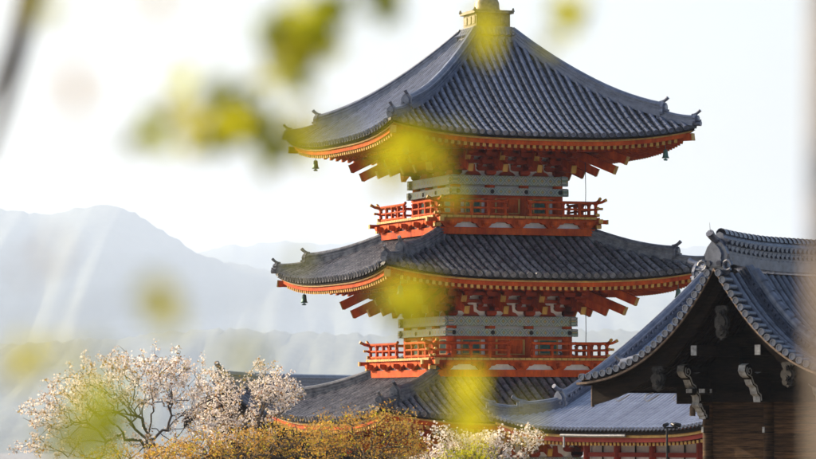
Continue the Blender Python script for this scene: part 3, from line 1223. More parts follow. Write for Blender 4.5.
# main ridge with patterned sides
hb = MB()
pts = [Vector((0, 0.30 + (GL - 0.3) * i / 16, GA + 0.02 + 0.13 * max(0, 1 - i / 6) ** 2)) for i in range(17)]
hb.sweep(ridge_profile(0.46, 0.66), pts, (1, 0, 0), up=(0, 0, 1))
for i in range(34):
    y = 0.36 + i * 0.205
    zz = GA + 0.13 * max(0, 1 - (y - 0.3) / 2.6) ** 2
    cover_row(hb, [(0, y, zz + 0.63), (0, y + 0.2, zz + 0.62)], (1, 0, 0), 0.13, disc=False, jag=0.16)
    for s in (-1, 1):
        for z in (0.10, 0.27, 0.43):
            hb.tube([(s * 0.20, y + 0.1 * (z > 0.2), zz + z), (s * 0.27, y + 0.1 * (z > 0.2), zz + z)], 0.062, 8, smooth=False)
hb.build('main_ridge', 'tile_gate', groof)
ob = MB()
ridge_end(ob, (0, 0.24, GA - 0.12), (0, -1, 0), 0.20, 0.50, 0.70, 0.50)
for s in (-1, 1):
    for a in range(7):
        w = a / 6 * PI * 1.5
        q0 = Vector((s * (0.36 + 0.12 * math.cos(w)), 0.10, GA - 0.02 + 0.12 * math.sin(w)))
        w2 = (a + 1) / 6 * PI * 1.5
        q1 = Vector((s * (0.36 + 0.12 * math.cos(w2)), 0.10, GA - 0.02 + 0.12 * math.sin(w2)))
        ob.tube([q0, q1], 0.045, 6)
ob.tube([(0, -0.10, GA + 0.74), (0, -0.13, GA + 1.02)], [0.010, 0.004], 5)
ob.build('ridge_end_tile', 'tile_gate', groof)
# verge soffit board, bargeboards, rafters
eb = MB()
bb = MB()
for s in (-1, 1):
    N = 20
    for y0, y1, zt, depth, tgt, umax in ((0.03, 0.50, -0.075, lambda u: 0.055, eb, GW - 0.02), (0.44, 0.54, -0.135, lambda u: 0.34 + 0.20 * (u / GW) ** 3, bb, GW - 0.22)):
        vs, fs = [], []
        for i in range(N + 1):
            u = umax * i / N
            z = GA - gprof(u) + zt
            dd = depth(u)
            for y, zz in ((y0, z), (y0, z - dd), (y1, z - dd), (y1, z)):
                vs.append((s * u, y, zz))
        for i in range(N):
            for j in range(4):
                a, b = i * 4 + j, i * 4 + (j + 1) % 4
                fs.append((a, a + 4, b + 4, b))
        fs.append((0, 1, 2, 3))
        fs.append((4 * N, 4 * N + 3, 4 * N + 2, 4 * N + 1))
        tgt.add(vs, fs)
    u = GW - 0.20
    z = GA - gprof(u) - 0.14
    bb.box((s * (u + 0.005), 0.49, z - 0.27), (0.03, 0.11, 0.56), 1)
eb.build('verge_board', 'edge_wood', GATE)
bb.build('bargeboard', ['old_wood', 'edge_wood'], GATE)
rb = MB()
y = 0.75
while y < GL:
    for s in (-1, 1):
        for i in range(8):
            u0, u1 = GW * i / 8 * 0.97, GW * (i + 1) / 8 * 0.97
            rb.beam(Vector((s * u0, y, GA - gprof(u0) - 0.22)), Vector((s * u1, y, GA - gprof(u1) - 0.22)), 0.09, 0.13)
    y += 0.24
tag(rb.build('rafters', 'old_wood', GATE), kind='stuff')
eb = MB()
for s in (-1, 1):
    eb.box((s * (GW - 0.12), GL / 2 + 0.3, GA - gprof(GW) - 0.24), (0.14, GL - 0.7, 0.17))
eb.build('eave_board', 'old_wood', GATE)
# hanging gable ornaments
def pendant(nm, x, y, ztop, w, h):
    mb = MB()
    half = [(0.10, 0.0), (0.42, -0.02), (0.50, -0.12), (0.34, -0.20), (0.30, -0.30), (0.46, -0.36), (0.56, -0.48), (0.52, -0.62), (0.38, -0.70),
            (0.44, -0.80), (0.34, -0.93), (0.14, -0.96), (0.0, -1.04)]
    poly = [(a * w, b * h) for a, b in half] + [(-a * w, b * h) for a, b in half[::-1][1:]]
    mb.prism(poly, (x, y, ztop), (1, 0, 0), (0, 0, 1), (0, 0.10, 0))
    mb.prism([(a * 0.72, b * 0.78 - 0.10 * h) for a, b in poly], (x, y - 0.07, ztop), (1, 0, 0), (0, 0, 1), (0, 0.06, 0))
    for dz, r in ((0.22, 0.20), (0.66, 0.24)):
        for q in range(2):
            mb.tube([(x, y - 0.08, ztop - dz * h), (x, y - 0.14 - 0.03 * q, ztop - dz * h)], w * r * (1 - 0.4 * q), 10)
    return mb.build('gable_pendant', 'bronze_dark', GATE)


mat('bronze_dark', (0.010, 0.009, 0.008), (0.045, 0.040, 0.035), 8.0, 0.6, 0.3, 25, metal=0.1, spec=0.25)
pendant('gable_pendant', 0, 0.40, G0 + 3.38, 0.36, 0.82)
pendant('gable_pendant', -1.86, 0.38, G0 + 1.92, 0.36, 0.60)
pendant('gable_pendant', 1.90, 0.38, G0 + 2.00, 0.36, 0.60)
# purlin ends painted white
for u, z in ((-0.95, 2.30), (0.90, 2.30), (-2.5, 1.55), (2.5, 1.55)):
    mb = MB()
    mb.box((u, 3.2, G0 + z), (0.17, 5.2, 0.26))
    if abs(u) < 1:
        mb.box((u, 0.585, G0 + z), (0.155, 0.03, 0.24), 1)
    mb.build('purlin', ['old_wood', 'white_paint'], GATE)
# gable wall, beams and columns
wb = MB()
vs = []
N = 14
for i in range(N + 1):
    u = -2.9 + 5.8 * i / N
    vs.append((u, 2.72, GA - gprof(u) - 0.2))
vs += [(2.9, 2.72, G0 + 1.0), (-2.9, 2.72, G0 + 1.0)]
wb.add(vs, [list(range(len(vs)))])
wb.add([(a, b + 0.1, c) for a, b, c in vs], [list(range(len(vs)))[::-1]])
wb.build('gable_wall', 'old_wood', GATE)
for nm, c, sz in (('tie_beam', (0, 2.52, G0 + 1.72), (4.9, 0.26, 0.34)), ('tie_beam', (0, 2.50, G0 + 1.17), (4.4, 0.22, 0.24)), ('tie_beam', (0, 2.52, G0 + 2.55), (2.6, 0.24, 0.26)),
                  ('king_post', (0, 2.50, G0 + 2.9), (0.28, 0.2, 0.5)), ('strut', (-0.95, 2.50, G0 + 2.1), (0.26, 0.2, 0.42)), ('strut', (0.95, 2.50, G0 + 2.1), (0.26, 0.2, 0.42))):
    mb = MB()
    mb.box(c, sz)
    mb.build(nm, 'old_wood', GATE)
cm = MB()
cm.tube([(0, 0, 0.05), (0, 0, G0 + 1.05)], 0.145, 16)
cme = cm.mesh('column', ['plank_wood'])
sm = MB()
sm.lathe([(0.24, 0), (0.24, 0.06), (0.18, 0.12), (0.0, 0.12)], (0, 0, -0.06), 14)
sme = sm.mesh('column_base', ['stone'])
for x in (-1.80, 0.0, 1.80):
    for y in (2.5, 6.4):
        c = put('column', cme, GATE, (x, y, 0))
        put('column_base', sme, c)
for x, y in ((-1.80, 2.5), (0.0, 2.5)):
    mb = MB()
    mb.box((0, 0, 0), (0.06, 0.05, 0.14))
    mb.build('paper_charm', 'white_paint', GATE, (x - 0.075, y - 0.135, G0 + 0.36))
rnd = random.Random(4)
for x0, x1 in ((-1.80, 0.0), (0.0, 1.80)):
    z = 0.15
    while z < G0 + 0.98:
        h = rnd.uniform(0.16, 0.26)
        mb = MB()
        mb.box((0, 0, 0), (x1 - x0 - 0.2, 0.06, h - 0.012))
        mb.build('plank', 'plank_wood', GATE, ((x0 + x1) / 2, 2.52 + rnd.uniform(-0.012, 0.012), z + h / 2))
        z += h
sw = MB()
sw.box((1.80, 4.45, (G0 + 1.0) / 2), (0.06, 3.7, G0 + 0.8))
sw.box((-1.80, 4.45, (G0 + 1.0) / 2), (0.06, 3.7, G0 + 0.8))
sw.box((0, 2.62, (G0 + 1.0) / 2), (3.5, 0.05, G0 + 0.9))
sw.build('inner_wall', 'old_wood', GATE)
# carved beam noses with white-painted rims
nose = [(0.05, 0.0), (-.46, 0.0), (-.48, .14), (-.60, .20), (-.66, .36), (-.80, .42), (-.90, .58), (-1.06, .64), (-1.16, .76), (-1.12, .90), (-.96, .94),
        (-.80, .86), (-.74, .74), (-.60, .70), (-.40, .74), (0.05, .74)]
def beam_nose(x, y, z, k=1.0, rot=0.0):
    mb = MB()
    poly = [(a * k, b * k) for a, b in nose]
    mb.prism(poly, (0, 0, 0), (0, 1, 0), (0, 0, 1), (0.20, 0, 0), 0, 1)
    inner = [(a * 0.80 - 0.07, b * 0.74 + 0.09) for a, b in poly]
    mb.prism(inner, (0, 0, 0), (0, 1, 0), (0, 0, 1), (0.206, 0, 0), 0, 0)
    for s in (-1, 1):
        sp_ = []
        for i in range(16):
            w = i / 15 * 2.6 * PI
            r = (0.135 - 0.10 * i / 15) * k
            sp_.append((s * 0.105, -0.95 * k + r * math.cos(w + 2.4), 0.76 * k + r * math.sin(w + 2.4)))
        mb.tube(sp_, 0.016, 5, 1)
        sp_ = [(s * 0.105, q[0] * k + 0.04, q[1] * k + 0.04) for q in nose[1:8]]
        mb.tube(sp_, 0.018, 5, 1)
    o = mb.build('beam_nose', ['old_wood', 'white_paint'], GATE, (x, y, z))
    o.rotation_euler = (0, 0, rot)
    return o


for x in (-1.80, 0.0, 1.80):
    beam_nose(x, 2.40, G0 + 1.04)
beam_nose(-1.80, 2.44, G0 + 0.62, 0.46)
beam_nose(-1.90, 2.5, G0 + 1.10, 0.72, -PI / 2)
# stepped bracket blocks over the left column
for dy in (0.0, 0.32):
    for dx in (-0.22, 0.16):
        mb = MB()
        block(mb, (0, 0, 0), 0.20, 0.17)
        mb.box((0, -0.102, 0.02), (0.17, 0.012, 0.10), 1)
        mb.build('bearing_block', ['old_wood', 'white_paint'], GATE, (-1.55 + dx, 2.02 - dy, G0 + 1.30))
# rain-gutter hooks and outlet under the left eave
for y in (1.6, 2.9, 4.2):
    mb = MB()
    x = -GW + 0.12
    z = GA - gprof(GW) - 0.34
    mb.tube([(x + 0.25, y, z + 0.02), (x + 0.05, y, z - 0.02), (x - 0.03, y, z - 0.13), (x + 0.07, y, z - 0.20), (x + 0.42, y, z - 0.03)], 0.014, 6)
    mb.build('gutter_hook', 'grey_metal', GATE)
mb = MB()
mb.tube([(-2.05, 2.9, G0 + 1.24), (-2.06, 2.72, G0 + 1.05), (-2.08, 2.30, G0 + 0.98), (-2.08, 2.22, G0 + 0.92), (-2.08, 2.21, G0 + 0.70)], 0.075, 10)
mb.build('rain_pipe', 'edge_wood', GATE)

# ================================================================== hall between the gate and the pagoda
HK = 0.956
HALL = empty('temple_hall', (82 / FPX * 86 * DK, 86 * DK, rise(86 * DK)), math.radians(-40))
HALL.scale = (HK, HK, HK)
tag(HALL, 'low hall with pale blue-grey tiled roof, white walls and dark red posts', 'hall')
H0 = HC / HK
HW, HD = 8.8, 8.8
HE = H0 + 0.50
hlift = lambda x: (0.42 if x < HW / 2 else 0.62) * min(1, abs(2 * x / HW - 1)) ** 4
def HP(x, y):
    return Vector((x, y, HE + 0.355 * y + 0.017 * y * y + hlift(x) * max(0, 1 - y / 3.2) ** 2))


he = 1.40
hr = MB()
nrow = 66
hx = [HW * (i + 0.5) / nrow for i in range(nrow)]
hed = [0.02] + hx + [HW - 0.02]
ylim = lambda x: min(x, HW - x) if (x < he or x > HW - he) else HD
for a, b in zip(hed, hed[1:]):
    ym = ylim((a + b) / 2)
    pan_strip(hr, HP, a, b, 0.0, max(0.1, ym), 0.17, 0.02, 0.02)
# other slopes (left, right, rear) as closed tiled surfaces
for side in (0, 1):
    vs, fs = [], []
    N = 12
    for i in range(N + 1):
        yy = i / N
        for t in (0, 0.5, 1.0):
            x = he * t
            y = x + (2 * HD - 2 * x) * yy
            yd = min(y, 2 * HD - y)
            q = HP(x, x)
            q.z = HE + 0.355 * x + 0.017 * x * x + 0.36 * abs(2 * yy - 1) ** 5 * (1 - t) ** 2
            vs.append((x if side == 0 else HW - x, y, q.z))
    for i in range(N):
        for t in (0, 1):
            a = i * 3 + t
            fs.append((a, a + 1, a + 4, a + 3))
    hr.add(vs, fs)
vs, fs = [], []
for i in range(11):
    y = HD * i / 10
    for x in (0 if y < he else he - 0.2, HW if y < he else HW - he + 0.2):
        q = HP(HW / 2, y)
        vs.append((x, 2 * HD - y, q.z))
for i in range(10):
    fs.append((2 * i, 2 * i + 1, 2 * i + 3, 2 * i + 2))
hr.add(vs, fs)
hroof = hr.build('roof', 'pan_new_shaded', HALL)
for x in hx:
    ym = ylim(x) - 0.06
    if ym < 0.2:
        continue
    mb = MB()
    cover_row(mb, seg_points(lambda y: HP(x, y) + Vector((0, 0, 0.006)), -0.03, ym, 0.24), (1, 0, 0), 0.042, 5, jag=0.24)
    mb.build('tile_row', 'tile_new', hroof)
# gable under the upper roof
gb_ = MB()
for x in (he + 0.25, HW - he - 0.25):
    poly = [(HD + d, HP(HW / 2, HD - abs(d)).z - 0.12) for d in (-HD + he, -4, -2, 0, 2, 4, HD - he)]
    gb_.prism([(a, b) for a, b in poly], (x, 0, 0), (0, 1, 0), (0, 0, 1), (0.1, 0, 0))
gb_.build('gable', 'plaster', HALL)
# ridges
def hall_ridge(nm, pts, side, out, w, h, horn):
    mb = MB()
    mb.sweep(ridge_profile(w, h), pts, side, up=(0, 0, 1))
    n = len(pts)
    L = (Vector(pts[-1]) - Vector(pts[0])).length
    m = max(2, int(L / 0.14))
    sv = Vector(side).normalized()
    for i in range(m):
        t = (i + 0.5) / m * (n - 1)
        j = min(n - 2, int(t))
        q = Vector(pts[j]).lerp(Vector(pts[j + 1]), t - j)
        for e in (-1, 1):
            w0 = q + sv * e * w * 0.40 + Vector((0, 0, h * (0.42 if i % 2 else 0.56)))
            mb.tube([w0, w0 + sv * e * w * 0.18], h * 0.12, 6, smooth=False)
    if out is not None:
        ridge_end(mb, pts[-1], out, 0.14, w, h, horn)
    return mb.build(nm, 'tile', hroof)


d1 = Vector((1, -1, 0)).normalized()
od = Vector((-1, -1, 0)).normalized()
hip = lambda e: HP(e, e) + Vector((0, 0, 0.0))
hall_ridge('descending_ridge', [HP(he + 0.05, HD - (HD - he - 0.12) * i / 18) + Vector((0, 0, 0.02)) for i in range(19)], (1, 0, 0), (0, -1, 0), 0.34, 0.46, 0.5)
hall_ridge('hip_ridge', [hip(he + 0.12 - (he - 0.55) * i / 6) + Vector((0, 0, 0.02 + 0.05 * (i / 6) ** 2)) for i in range(7)], d1, od, 0.26, 0.32, 0.42)
hall_ridge('hip_ridge', [hip(0.74 - 0.70 * i / 6) + Vector((0, 0, 0.02 + 0.05 * (i / 6) ** 2)) for i in range(7)], d1, od, 0.24, 0.27, 0.42)
hall_ridge('descending_ridge', [HP(HW - he - 0.05, HD - (HD - he - 0.12) * i / 18) + Vector((0, 0, 0.02)) for i in range(19)], (1, 0, 0), (0, -1, 0), 0.34, 0.46, 0.5)
dr2 = Vector((1, 1, 0)).normalized()
hall_ridge('hip_ridge', [HP(HW - e, e) for e in (1.4, 1.0, 0.6, 0.3, 0.04)], dr2, Vector((1, -1, 0)).normalized(), 0.26, 0.32, 0.42)
ztop = HP(HW / 2, HD).z
hall_ridge('main_ridge', [Vector((HW - he + 0.25 - (HW - 2 * he + 0.5) * i / 10, HD, ztop)) for i in range(11)], (0, 1, 0), (-1, 0, 0), 0.42, 0.54, 0.5)
# eaves
def hall_strip(name, y0, y1, z0, z1, m, parent):
    mb = MB()
    N = 30
    vs, fs = [], []
    for i in range(N + 1):
        t = i / N
        for y, z in ((y0, z0), (y0, z1), (y1, z1), (y1, z0)):
            x = y + (HW - 2 * y) * t
            vs.append((x, y, HE + hlift(t * HW) * max(0, 1 - y / 3.2) ** 2 + z))
    for i in range(N):
        for j in range(4):
            a, b = i * 4 + j, i * 4 + (j + 1) % 4
            fs.append((a, a + 4, b + 4, b))
    mb.add(vs, fs)
    # return along the left eave
    vs = []
    for i in range(N + 1):
        t = i / N
        for y, z in ((y0, z0), (y0, z1), (y1, z1), (y1, z0)):
            yy = y + (2 * HD - 2 * y) * t
            vs.append((y, yy, HE + 0.36 * abs(2 * t - 1) ** 5 * max(0, 1 - y / 3.2) ** 2 + z))
    mb.add(vs, fs)
    return mb.build(name, m, parent)


hev = hall_strip('eave_board', 0.16, 0.40, -0.275, -0.40, 'maroon', HALL)
hall_strip('tile_batten', 0.06, 0.42, -0.07, -0.19, 'old_wood', hev)
hall_strip('gilt_trim', 0.11, 0.41, -0.192, -0.272, 'ochre', hev)
ra, rt_ = MB(), MB()
n = 60
for i in range(n):
    x = 0.35 + (HW - 0.7) * i / (n - 1)
    zl = hlift(x)
    ye = min(2.1, x, HW - x)
    if ye < 0.4:
        continue
    p0 = Vector((x, 0.24, HE + zl * 0.85 - 0.45))
    p1 = Vector((x, ye, HE - 0.45 + 0.10 * ye))
    ra.beam(p1, p0, 0.075, 0.085)
    t = (p0 - p1).normalized()
    rt_.beam(p0 + t * 0.002, p0 + t * 0.025, 0.08, 0.09)
tag(ra.build('rafters', 'maroon', hev), kind='stuff')
tag(rt_.build('rafter_tips', 'ochre', hev), kind='stuff')
sb = MB()
vs = []
for y, z in ((0.25, -0.38), (2.2, -0.22)):
    for x in (y, HW / 2, HW - y):
        vs.append((x, y, HE + z))
sb.add(vs, [(0, 1, 4, 3), (1, 2, 5, 4)])
vs = []
for x, z in ((0.25, -0.38), (2.2, -0.22)):
    for y in (x, HD, 2 * HD - x):
        vs.append((x, y, HE + z))
sb.add(vs, [(0, 1, 4, 3), (1, 2, 5, 4)])
sb.build('soffit', 'maroon', hev)
# walls
hw0 = 2.0
wb = MB()
wb.box((HW / 2, hw0 + 0.1, H0 / 2 + 0.1), (HW - 2 * hw0, 0.08, H0 + 0.3))
wb.box((hw0 + 0.1, HD, H0 / 2 + 0.1), (0.08, 2 * HD - 2 * hw0, H0 + 0.3))
wb.box((HW - hw0 - 0.1, HD, H0 / 2 + 0.1), (0.08, 2 * HD - 2 * hw0, H0 + 0.3))
hwall = wb.build('wall', 'plaster', HALL)
cm = MB()
cm.tube([(0, 0, 0.0), (0, 0, H0 + 0.22)], 0.105, 14)
cme = cm.mesh('column', ['maroon'])
cx = [hw0, 3.10, 4.36, 6.02, HW - hw0]
for x in cx:
    put('column', cme, hwall, (x, hw0, 0))
for i in range(1, 5):
    put('column', cme, hwall, (hw0, hw0 + i * 2.6, 0))
tb = MB()
tb.box((HW / 2, hw0 - 0.01, H0 - 0.27), (HW - 2 * hw0, 0.10, 0.13))
tb.box((HW / 2, hw0 - 0.03, H0 + 0.20), (HW - 2 * hw0 + 0.5, 0.16, 0.15))
tb.box((HW / 2, hw0 - 0.01, H0 - 1.20), (HW - 2 * hw0, 0.10, 0.16))
tb.build('tie_rail', 'maroon', hwall)
for a, b in zip(cx, cx[1:]):
    for f in (0.5,) if b - a < 1.4 else (0.33, 0.67):
        mb = MB()
        mb.box((a + (b - a) * f, hw0 + 0.03, H0 - 0.1), (0.022, 0.05, 0.62))
        mb.build('panel_joint', 'old_wood', hwall)
# gutter along part of the eave
mb = MB()
g0, g1 = 2.55, 4.85
mb.tube([(g0, 0.04, HE - 0.20), ((g0 + g1) / 2, 0.04, HE - 0.21), (g1, 0.04, HE - 0.205)], 0.045, 10)
mb.tube([(g0 + 0.12, 0.04, HE - 0.22), (g0 + 0.12, 0.04, HE - 0.55)], 0.03, 8)
mb.build('gutter', 'grey_metal', HALL)
mb = MB()
mb.box((HW / 2, HD, 0.1), (HW - 3, 2 * HD - 3, 0.3))
mb.build('stone_platform', 'stone', HALL)

# ================================================================== hall roof behind the cherry trees
RH = empty('rear_hall', (px2w(220, 445, 116 * DK).x, 116 * DK, rise(116 * DK)), math.radians(-27))
tag(RH, 'dark tiled roof ridge half hidden behind cherry blossom, left of the pagoda', 'hall')
RA = HC + (445 - 386) / (FPX / (116 * DK))
RW, RL = 1.6, 22.0
rprof = lambda u: 0.72 * abs(u) - 0.035 * u * u
RP = lambda y, u: Vector((u, y, RA - rprof(u)))
rb = MB()
rys = [0.3 + 0.36 * i for i in range(60)]
for s in (-1, 1):
    for a, b in zip([0.0] + rys, rys + [RL]):
        pan_strip(rb, RP, a, b, s * RW, s * 0.1, 0.3)
    vs, fs = [], []
    for i in range(9):
        u = s * RW * i / 8
        for y in (0.02, RL):
            vs.append(RP(y, u) - Vector((0, 0, 0.16)))
    for i in range(8):
        fs.append((2 * i, 2 * i + 1, 2 * i + 3, 2 * i + 2))
    rb.add(vs, fs)
rroof = rb.build('roof', 'pan_worn', RH)
for y in rys:
    mb = MB()
    cover_row(mb, seg_points(lambda u: RP(y, u), RW + 0.03, 0.12, 0.3), (0, 1, 0), 0.085, 5)
    mb.build('tile_row', 'tile_worn', rroof)
mb = MB()
mb.sweep(ridge_profile(0.42, 0.50), [(0, 0.1 + (RL - 0.2) * i / 12, RA + 0.10 * max(0, 1 - i / 3) ** 2) for i in range(13)], (1, 0, 0), up=(0, 0, 1))
ridge_end(mb, (0, 0.1, RA + 0.08), (0, -1, 0), 0.25, 0.5, 0.55, 0.5)
mb.build('main_ridge', 'tile', rroof)
mb = MB()
for s in (-1, 1):
    vs, fs = [], []
    for i in range(13):
        u = RW * i / 12
        for y, dz in ((0.05, -0.14), (0.05, -0.5), (0.2, -0.5), (0.2, -0.14)):
            vs.append((s * u, y, RA - rprof(u) + dz))
    for i in range(12):
        for j in range(4):
            a, b = i * 4 + j, i * 4 + (j + 1) % 4
            fs.append((a, a + 4, b + 4, b))
    mb.add(vs, fs)
mb.build('bargeboard', 'old_wood', RH)
mb = MB()
mb.prism([(-1.1, 0), (1.1, 0), (1.1, RA - rprof(1.1) - 0.2), (0, RA - 0.25), (-1.1, RA - rprof(1.1) - 0.2)], (0, 1.2, 0), (1, 0, 0), (0, 0, 1), (0, 0.2, 0))
mb.prism([(-1.1, 0), (1.1, 0), (1.1, RA - rprof(1.1) - 0.2), (0, RA - 0.25), (-1.1, RA - rprof(1.1) - 0.2)], (0, RL - 1.2, 0), (1, 0, 0), (0, 0, 1), (0, 0.2, 0))
mb.box((1.1, RL / 2, (RA - rprof(1.1)) / 2 - 0.1), (0.15, RL - 2.4, RA - rprof(1.1) - 0.2))
mb.box((-1.1, RL / 2, (RA - rprof(1.1)) / 2 - 0.1), (0.15, RL - 2.4, RA - rprof(1.1) - 0.2))
mb.build('wall', 'old_wood', RH)

# ================================================================== lamp post in front of the hall
LP = empty('lamp_post', (px2w(667, 440, 77.5 * DK).x, 77.5 * DK, rise(77.5 * DK)))
tag(LP, 'thin black lamp post with small spotlights before the red and white wall', 'lamp post')
lz = HC + (445 - 427) / (FPX / (77.5 * DK))
mb = MB()
mb.tube([(0, 0, 0), (0, 0, lz)], 0.026, 10)
mb.lathe([(0.12, 0), (0.12, 0.04), (0.05, 0.10), (0, 0.10)], (0, 0, 0), 12)
mb.build('pole', 'black_metal', LP)
for dx, a in ((-0.02, -0.6), (0.16, 0.5), (0.25, 1.2)):
    mb = MB()
    d = Vector((math.sin(a), -math.cos(a), -0.25)).normalized()
    q = Vector((dx, 0, lz + 0.06))
    mb.tube([q - d * 0.09, q - d * 0.06, q + d * 0.08, q + d * 0.10], [0.03, 0.048, 0.054, 0.048], 12)
    mb.build('spotlight', 'black_metal', LP)
mb = MB()
mb.box((0.1, 0, lz - 0.02), (0.36, 0.04, 0.04))
mb.build('cross_arm', 'black_metal', LP)

# ================================================================== trees
import numpy as np


def grow(base, fork, targets, seg=0.22, rnd=None, r0=0.0036, pw=0.44, wob=0.10, lift=0.0):
    """skeleton: trunk from base to fork, then each target is reached from its nearest branch"""
    P = [Vector(base)]
    par = [-1]
    n = max(3, int((Vector(fork) - Vector(base)).length / 0.3))
    for i in range(1, n + 1):
        t = i / n
        q = Vector(base).lerp(Vector(fork), t) + Vector((rnd.uniform(-.04, .04), rnd.uniform(-.04, .04), 0))
        par.append(len(P) - 1)
        P.append(q)
    low = max(1, len(P) - 3)
    arr = np.array([tuple(q) for q in P])
    f = Vector(fork)
    tips = []
    for T in sorted(targets, key=lambda q: (q - f).length):
        d = np.linalg.norm(arr - np.array(tuple(T)), axis=1)
        d[:low] += 5
        tv = np.array(tuple(T)) - arr
        bv = arr - np.array(tuple(f))
        ca = (tv * bv).sum(1) / (np.linalg.norm(tv, axis=1) * np.linalg.norm(bv, axis=1) + 1e-6)
        d = d * (1.7 - 0.7 * ca)
        j = int(np.argmin(d))
        A = P[j]
        L = (T - A).length
        m = max(1, int(round(L / seg)))
        prev = j
        bow = Vector((rnd.uniform(-1, 1), rnd.uniform(-1, 1), rnd.uniform(-0.3, 0.8))) * L * wob
        new = []
        for i in range(1, m + 1):
            t = i / m
            q = A.lerp(T, t) + bow * math.sin(PI * t) + Vector((rnd.uniform(-1, 1), rnd.uniform(-1, 1), rnd.uniform(-1, 1))) * 0.015
            par.append(prev)
            P.append(q)
            prev = len(P) - 1
            new.append(tuple(q))
        arr = np.vstack([arr, np.array(new)])
        tips.append(prev)
    cnt = [0] * len(P)
    for t in tips:
        cnt[t] += 1
    for i in range(len(P) - 1, 0, -1):
        cnt[par[i]] += cnt[i]
    rad = [r0 * max(1, c) ** pw for c in cnt]
    return P, par, rad, cnt, tips


def wood(P, par, rad, name, m, parent):
    mb = MB()
    kids = {}
    for i, p in enumerate(par):
        kids.setdefault(p, []).append(i)
    stack = [(0, None)]
    while stack:
        i, frm = stack.pop()
        chain = [] if frm is None else [frm]
        while True:
            chain.append(i)
            ks = sorted(kids.get(i, []), key=lambda q: -rad[q])
            for q in ks[1:]:
                stack.append((q, i))
            if not ks:
                break
            i = ks[0]
        if len(chain) > 1:
            rr = [min(rad[c], rad[chain[1]]) if k == 0 else rad[c] for k, c in enumerate(chain)]
            mb.tube([P[c] for c in chain], rr, 5 if rr[0] < 0.05 else 9, caps=False)
    return mb.build(name, m, parent)


def scatter(centres, per, spread, r0, r1, rnd, sides=5, mats=(0,), wts=(1,), up=0.0):
    """many small leaf-sized faces round the given points"""
    mb = MB()
    for c in centres:
        for _ in range(per if isinstance(per, int) else rnd.randint(*per)):
            q = Vector((rnd.gauss(0, 1), rnd.gauss(0, 1), rnd.gauss(0, 1))) * spread + c
            nrm = Vector((rnd.uniform(-1, 1), rnd.uniform(-1, 1), rnd.uniform(-1, 1) + up))
            if nrm.length < 0.05:
                continue
            nrm.normalize()
            a = nrm.orthogonal().normalized()
            b = nrm.cross(a)
            w0 = rnd.uniform(0, 6.28)
            r = rnd.uniform(r0, r1)
            if sides == 5:
                vs = [q + (a * math.cos(w0 + 2 * PI * j / 5) + b * math.sin(w0 + 2 * PI * j / 5)) * r + nrm * (r * 0.25 * (j % 2)) for j in range(5)]
                mb.add(vs, [(0, 1, 2, 3, 4)], rnd.choices(mats, wts)[0])
            else:
                a, b = a * math.cos(w0) + b * math.sin(w0), b * math.cos(w0) - a * math.sin(w0)
                mb.add([q - a * r, q + b * r * 0.42 + nrm * r * 0.15, q + a * r, q - b * r * 0.42 + nrm * r * 0.15], [(0, 1, 2, 3)], rnd.choices(mats, wts)[0])
    return mb


def crown_points(blobs, depth, thick, n, rnd):
    w = [b[2] * b[3] * (b[4] if len(b) > 4 else 1) for b in blobs]
    out = []
    while len(out) < n:
        b = rnd.choices(blobs, w)[0]
        a = rnd.uniform(0, 2 * PI)
        r = math.sqrt(rnd.uniform(0, 1))
        px, py = b[0] + b[2] * r * math.cos(a), b[1] + b[3] * r * math.sin(a)
        h = math.sqrt(max(0.02, 1 - r * r))
        out.append(px2w(px, py, depth + thick * h * rnd.uniform(-1, 1)))
    return out


def tree(name, label, cat, group, base_px, depth, fork_px, blobs, thick, n, seed, kind, dens):
    depth *= DK
    rnd = random.Random(seed)
    b = px2w(base_px, 445, depth)
    b.z = gz(b.x, b.y) - 0.05
    root = empty(name, b)
    tag(root, label, cat, group)
    f = px2w(fork_px[0], fork_px[1], depth)
    tg = crown_points(blobs, depth, thick, n, rnd)
    for q in rnd.sample(tg, len(tg) // 7):      # spiky shoots past the outline
        o_ = (q - f).normalized()
        tg.append(q + (o_ * 0.6 + Vector((rnd.uniform(-.3, .3), 0, rnd.uniform(0.1, 0.7)))) * rnd.uniform(0.12, 0.34) * (1 if kind == 'cherry' else 0.7))
    P, par, rad, cnt, tips = grow(b, f, tg, rnd=rnd, seg=0.16 if kind != 'cherry' else 0.2, wob=0.09)
    loc = [q - b for q in P]
    wood(loc, par, rad, 'trunk', 'bark' if kind == 'cherry' else 'twig_bark', root)
    thin = [i for i in range(len(P)) if cnt[i] <= (9 if kind == 'cherry' else 4)]
    if kind == 'cherry':
        cs = []
        for i in thin:
            if rnd.random() < dens:
                p = loc[par[i]] if par[i] >= 0 else loc[i]
                cs.append(loc[i])
                cs.append(loc[i].lerp(p, 0.5))
        mb = scatter(cs, (5, 12), 0.046, 0.015, 0.032, rnd, 5, (0, 1), (10, 2.2))
        o = mb.build('crown', ['petal', 'bud'], root)
    elif kind == 'gold':
        cs = [loc[i] for i in thin if rnd.random() < dens]
        mb = scatter(cs, (9, 22), 0.075, 0.014, 0.038, rnd, 4, (0, 1), (9, 1))
        o = mb.build('crown', ['gold_leaf', 'lime_leaf'], root)
    else:
        cs = [loc[i] for i in thin if rnd.random() < dens]
        mb = scatter(cs, (12, 22), 0.080, 0.016, 0.040, rnd, 4, (0, 1), (6, 3))
        o = mb.build('crown', ['lime_leaf', 'green_leaf'], root)
    o['kind'] = 'stuff'
    return root


